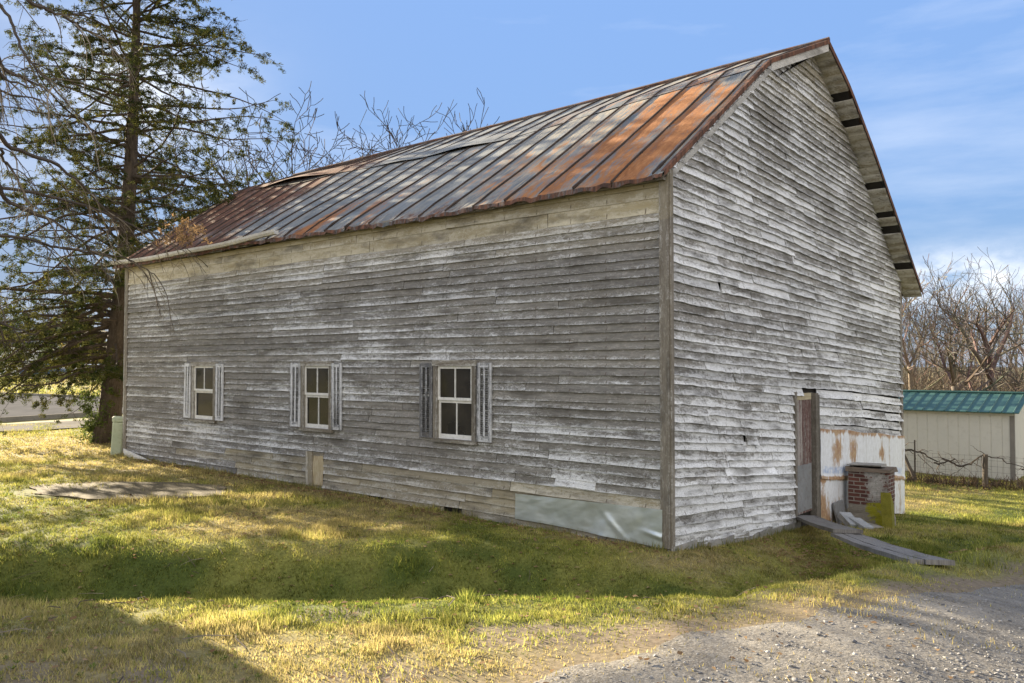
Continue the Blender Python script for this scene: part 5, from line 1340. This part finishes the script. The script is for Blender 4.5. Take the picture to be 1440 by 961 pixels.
# ------------------------------------------------------------------ grass, leaves, stones
def grass():
    Vs = []; Cs = []
    def band(n, y0, y1, x0f, x1f, h0, h1, w):
        Y = y0 + (y1 - y0) * RNG.random(n); X = (x0f * Y - 1.6) + ((x1f - x0f) * Y + 3.2) * RNG.random(n)
        p, q = pq(X, Y); dd = drive_d(X, Y); g, bare = green(X, Y)
        keep = ~((p > -.02) & (p < WID + .1) & (q > -.06) & (q < LEN + .1))
        keep &= RNG.random(n) > bare * 1.02 * sstep(-.9, .35, dd)
        keep &= RNG.random(n) > .45 * bare
        keep &= dd < .9
        keep &= ~((np.abs(X + 6.95) / 1.95) ** 2 + (np.abs(Y - 14.75) / .98) ** 2 + .35 * (fbm(X * 2.2, Y * 2.2, 88) - .5) < 1) | (RNG.random(n) < .04)
        tuft = fbm(X * 6, Y * 6, 15, 3); keep &= RNG.random(n) < .35 + 1.3 * tuft
        X, Y, g, dd, tuft = X[keep], Y[keep], g[keep], dd[keep], tuft[keep]; n = len(X)
        Z = ground(X, Y) - .004
        long_ = 1 + 1.0 * (fbm(X * .8, Y * .8, 17) > .60)
        h = (h0 + (h1 - h0) * RNG.random(n)) * (.2 + 1.6 * tuft) * np.where(dd > -.3, .7, 1) * long_; an = RNG.random(n) * 6.283; ln = RNG.random(n) * .9 * h; la = RNG.random(n) * 6.283
        ww = w * (.6 + .8 * RNG.random(n))
        dx, dy = np.cos(an) * ww / 2, np.sin(an) * ww / 2
        B0 = np.stack([X - dx, Y - dy, Z], -1); B1 = np.stack([X + dx, Y + dy, Z], -1); T = np.stack([X + np.cos(la) * ln, Y + np.sin(la) * ln, Z + h], -1)
        Vs.append(np.stack([B0, B1, T], 1).reshape(-1, 3))
        gg = np.clip(g + RNG.normal(0, .20, n), 0, 1)[:, None]
        c = np.where(gg < .5, STRAW + (YEL - STRAW) * gg * 2, YEL + (GREEN - YEL) * (gg * 2 - 1)) * (.70 + .55 * RNG.random((n, 1))) * (.55 + .9 * fbm(X * 8, Y * 8, 93, 2))[:, None] * np.where((fbm(X * 3.1, Y * 3.1, 91, 3) > .58) & (RNG.random(n) < .6), .55, 1.0)[:, None]
        Cs.append(np.repeat(c, 3, 0))
    band(230000, 3.0, 6.9, -.66, .55, .014, .036, .0075)
    band(40000, 6.7, 9.0, -.66, .66, .02, .05, .008)
    band(190000, 9.0, 13.0, -.66, .66, .018, .046, .009)
    band(150000, 13.0, 20.0, -.68, .30, .025, .055, .013)
    band(90000, 13.0, 25.0, .30, .70, .025, .055, .014)
    band(60000, 20.0, 31.0, -.70, -.35, .03, .06, .022)
    band(30000, 60.0, 92.0, -.70, -.2, .06, .14, .09)
    # taller tufts left by the mower at the foot of the walls
    n = 9000; t = RNG.random(n); side = RNG.random(n) < .7; off = .03 + np.abs(RNG.normal(0, .13, n))
    p = np.where(side, -off, t * 4.0); q = np.where(side, t * LEN, -off); X = BX + p * CA - q * SA; Y = BY + p * SA + q * CA
    k = RNG.random(n) < 1.6 * (fbm(X * 2.5, Y * 2.5, 95, 2) - .30); X, Y = X[k], Y[k]; n = len(X); Z = ground(X, Y) - .004
    h = .04 + .12 * RNG.random(n) ** 2; an = RNG.random(n) * 6.283; dx, dy = np.cos(an) * .005, np.sin(an) * .005
    Vs.append(np.stack([np.stack([X - dx, Y - dy, Z], -1), np.stack([X + dx, Y + dy, Z], -1), np.stack([X + RNG.normal(0, .03, n), Y + RNG.normal(0, .03, n), Z + h], -1)], 1).reshape(-1, 3))
    m_ = RNG.random((n, 1)); Cs.append(np.repeat(STRAW * .8 * m_ + GREEN * (1 - m_), 3, 0))
    V = np.concatenate(Vs); C = np.concatenate(Cs)
    o = raw_mesh('grass', V, np.arange(len(V)).reshape(-1, 3), C, M['grass']); tag(o, 'short winter grass, part green and part straw', 'grass', kind='stuff')
grass()
def pebbles():
    n = 110000; Y = 2.6 + 7.5 * RNG.random(n) ** 1.2; X = -2.5 + (Y * .72 + 4.5) * RNG.random(n); dd = drive_d(X, Y)
    keep = (dd > .05) & (RNG.random(n) < .08 + .9 * sstep(.2, 1.6, dd) * (fbm(X * .7, Y * .7, 33) + .2)); X, Y = X[keep], Y[keep]; n = len(X); Z = ground(X, Y) + .008
    s = .004 + .012 * RNG.random(n) ** 3
    oc = np.array([[1, 0, 0], [-1, 0, 0], [0, 1, 0], [0, -1, 0], [0, 0, .5], [0, 0, -.5]], float); fc = np.array([[0, 2, 4], [2, 1, 4], [1, 3, 4], [3, 0, 4], [2, 0, 5], [1, 2, 5], [3, 1, 5], [0, 3, 5]])
    V = (oc[None] + RNG.normal(0, .28, (n, 6, 3))) * s[:, None, None]; a = RNG.random(n) * 6.28; c, q = np.cos(a), np.sin(a)
    V = np.stack([V[..., 0] * c[:, None] - V[..., 1] * q[:, None], V[..., 0] * q[:, None] + V[..., 1] * c[:, None], V[..., 2]], -1) + np.stack([X, Y, Z], -1)[:, None]
    F = (fc[None] + (np.arange(n) * 6)[:, None, None]).reshape(-1, 3)
    t = RNG.random((n, 1)); col = np.array([.11, .112, .12]) * (1 - t) + np.array([.33, .32, .305]) * t
    o = raw_mesh('gravel', V.reshape(-1, 3), F, np.repeat(col, 6, 0), M['pebble']); tag(o, 'loose grey gravel stones scattered on the drive', 'gravel', kind='stuff')
pebbles()
def leaves():
    Xs = []; Ys = []
    def patch(n, x0, x1, y0, y1):
        Xs.append(x0 + (x1 - x0) * RNG.random(n)); Ys.append(y0 + (y1 - y0) * RNG.random(n))
    patch(500, -4, 2.5, 3.6, 6.0); patch(700, -8, 4, 9.2, 13); patch(900, 3.6, 5.4, 8.6, 12.5); patch(1600, 11, 17, 22.0, 24.2); patch(500, -12, -5, 13, 22)
    t = RNG.random(900) * 14; Xs.append(BX - .3 * CA - t * SA + RNG.normal(0, .12, 900)); Ys.append(BY - .3 * SA + t * CA + RNG.normal(0, .12, 900))
    X = np.concatenate(Xs); Y = np.concatenate(Ys); p, q = pq(X, Y); k = ~((p > -.05) & (p < WID) & (q > -.05) & (q < LEN)); X, Y = X[k], Y[k]; n = len(X)
    Z = ground(X, Y) + .012 + .015 * RNG.random(n); s = (.012 + .016 * RNG.random(n)) * np.clip(.35 + Y / 14, .5, 1.4); a = RNG.random(n) * 6.28
    base = np.array([[-1, -.5, 0], [.2, -.7, .25], [1.1, 0, 0], [.2, .7, .3], [-.9, .5, .1]]); V = base[None] * s[:, None, None]; V = V + RNG.normal(0, .15, V.shape) * s[:, None, None]
    c, q_ = np.cos(a), np.sin(a); V = np.stack([V[..., 0] * c[:, None] - V[..., 1] * q_[:, None], V[..., 0] * q_[:, None] + V[..., 1] * c[:, None], V[..., 2]], -1) + np.stack([X, Y, Z], -1)[:, None]
    F = np.arange(n * 5).reshape(n, 5); t = RNG.random((n, 1)); col = np.array([.16, .09, .045]) * (1 - t) + np.array([.33, .23, .13]) * t
    o = raw_mesh('fallen_leaves', V.reshape(-1, 3), F, np.repeat(col, 5, 0), M['leaf']); tag(o, 'brown fallen leaves scattered over the grass', 'leaves', kind='stuff')
leaves()

def weeds():
    n = 4200; Y = 3.4 + 14 * RNG.random(n) ** 1.3; X = (-.68 * Y - .5) + (Y * 1.16 + .8) * RNG.random(n); p, q = pq(X, Y); dd = drive_d(X, Y)
    k = ~((p > -.05) & (p < WID) & (q > -.05) & (q < LEN)) & (dd < -.25) & (fbm(X * 1.3, Y * 1.3, 101, 3) > .47); X, Y = X[k], Y[k]; n = len(X); m = 6
    Z = ground(X, Y) + .006; a = (np.arange(m)[None] * 6.283 / m + RNG.random((n, 1)) * 6.28 + RNG.normal(0, .25, (n, m))); L = (.010 + .020 * RNG.random((n, 1))) * (.45 + Y[:, None] / 14) * (.6 + .6 * RNG.random((n, m))); h = L * (.35 + .7 * RNG.random((n, m)))
    c, s_ = np.cos(a), np.sin(a); w = L * .24; B = np.stack([X, Y, Z], -1)[:, None]
    def P(r, side, up): return B + np.stack([c * r - s_ * side, s_ * r + c * side, up], -1)
    V = np.stack([P(L * .1, 0 * w, 0 * L), P(L * .6, w, h * .7), P(L, 0 * w, h), P(L * .6, -w, h * .7)], 2).reshape(-1, 3); F = np.arange(len(V)).reshape(-1, 4)
    t = RNG.random((n, 1)); col = np.array([.10, .14, .030]) * (1 - t) + np.array([.20, .20, .055]) * t
    o = raw_mesh('weeds', V, F, np.repeat(col, m * 4, 0), M['leaf']); tag(o, 'small broadleaf weeds scattered through the lawn', 'weeds', kind='stuff')
    m_ = MB(); random.seed(3)
    for _ in range(150):
        y = 3.6 + 8 * random.random(); x = random.uniform(-.64, .35) * y
        pp, qq = pq(x, y)
        if (pp > -.1 and -.1 < qq < LEN) or drive_d(x, y) > -.3: continue
        an = random.uniform(0, 6.28); L_ = random.uniform(.06, .30); a_ = Vector((x, y, gz(x, y) + .025)); b_ = Vector((x + math.cos(an) * L_, y + math.sin(an) * L_, 0)); b_.z = gz(b_.x, b_.y) + .03
        m_.tube([a_, a_.lerp(b_, .5) + Vector((random.gauss(0, .02), random.gauss(0, .02), .012)), b_], [.004, .0035, .002], 4, random.choice(((.10, .08, .06), (.20, .17, .13), (.07, .055, .045))))
    tag(m_.build('twigs', M['bark_far']), 'broken dry twigs lying in the near grass', 'twigs', kind='stuff')
weeds()
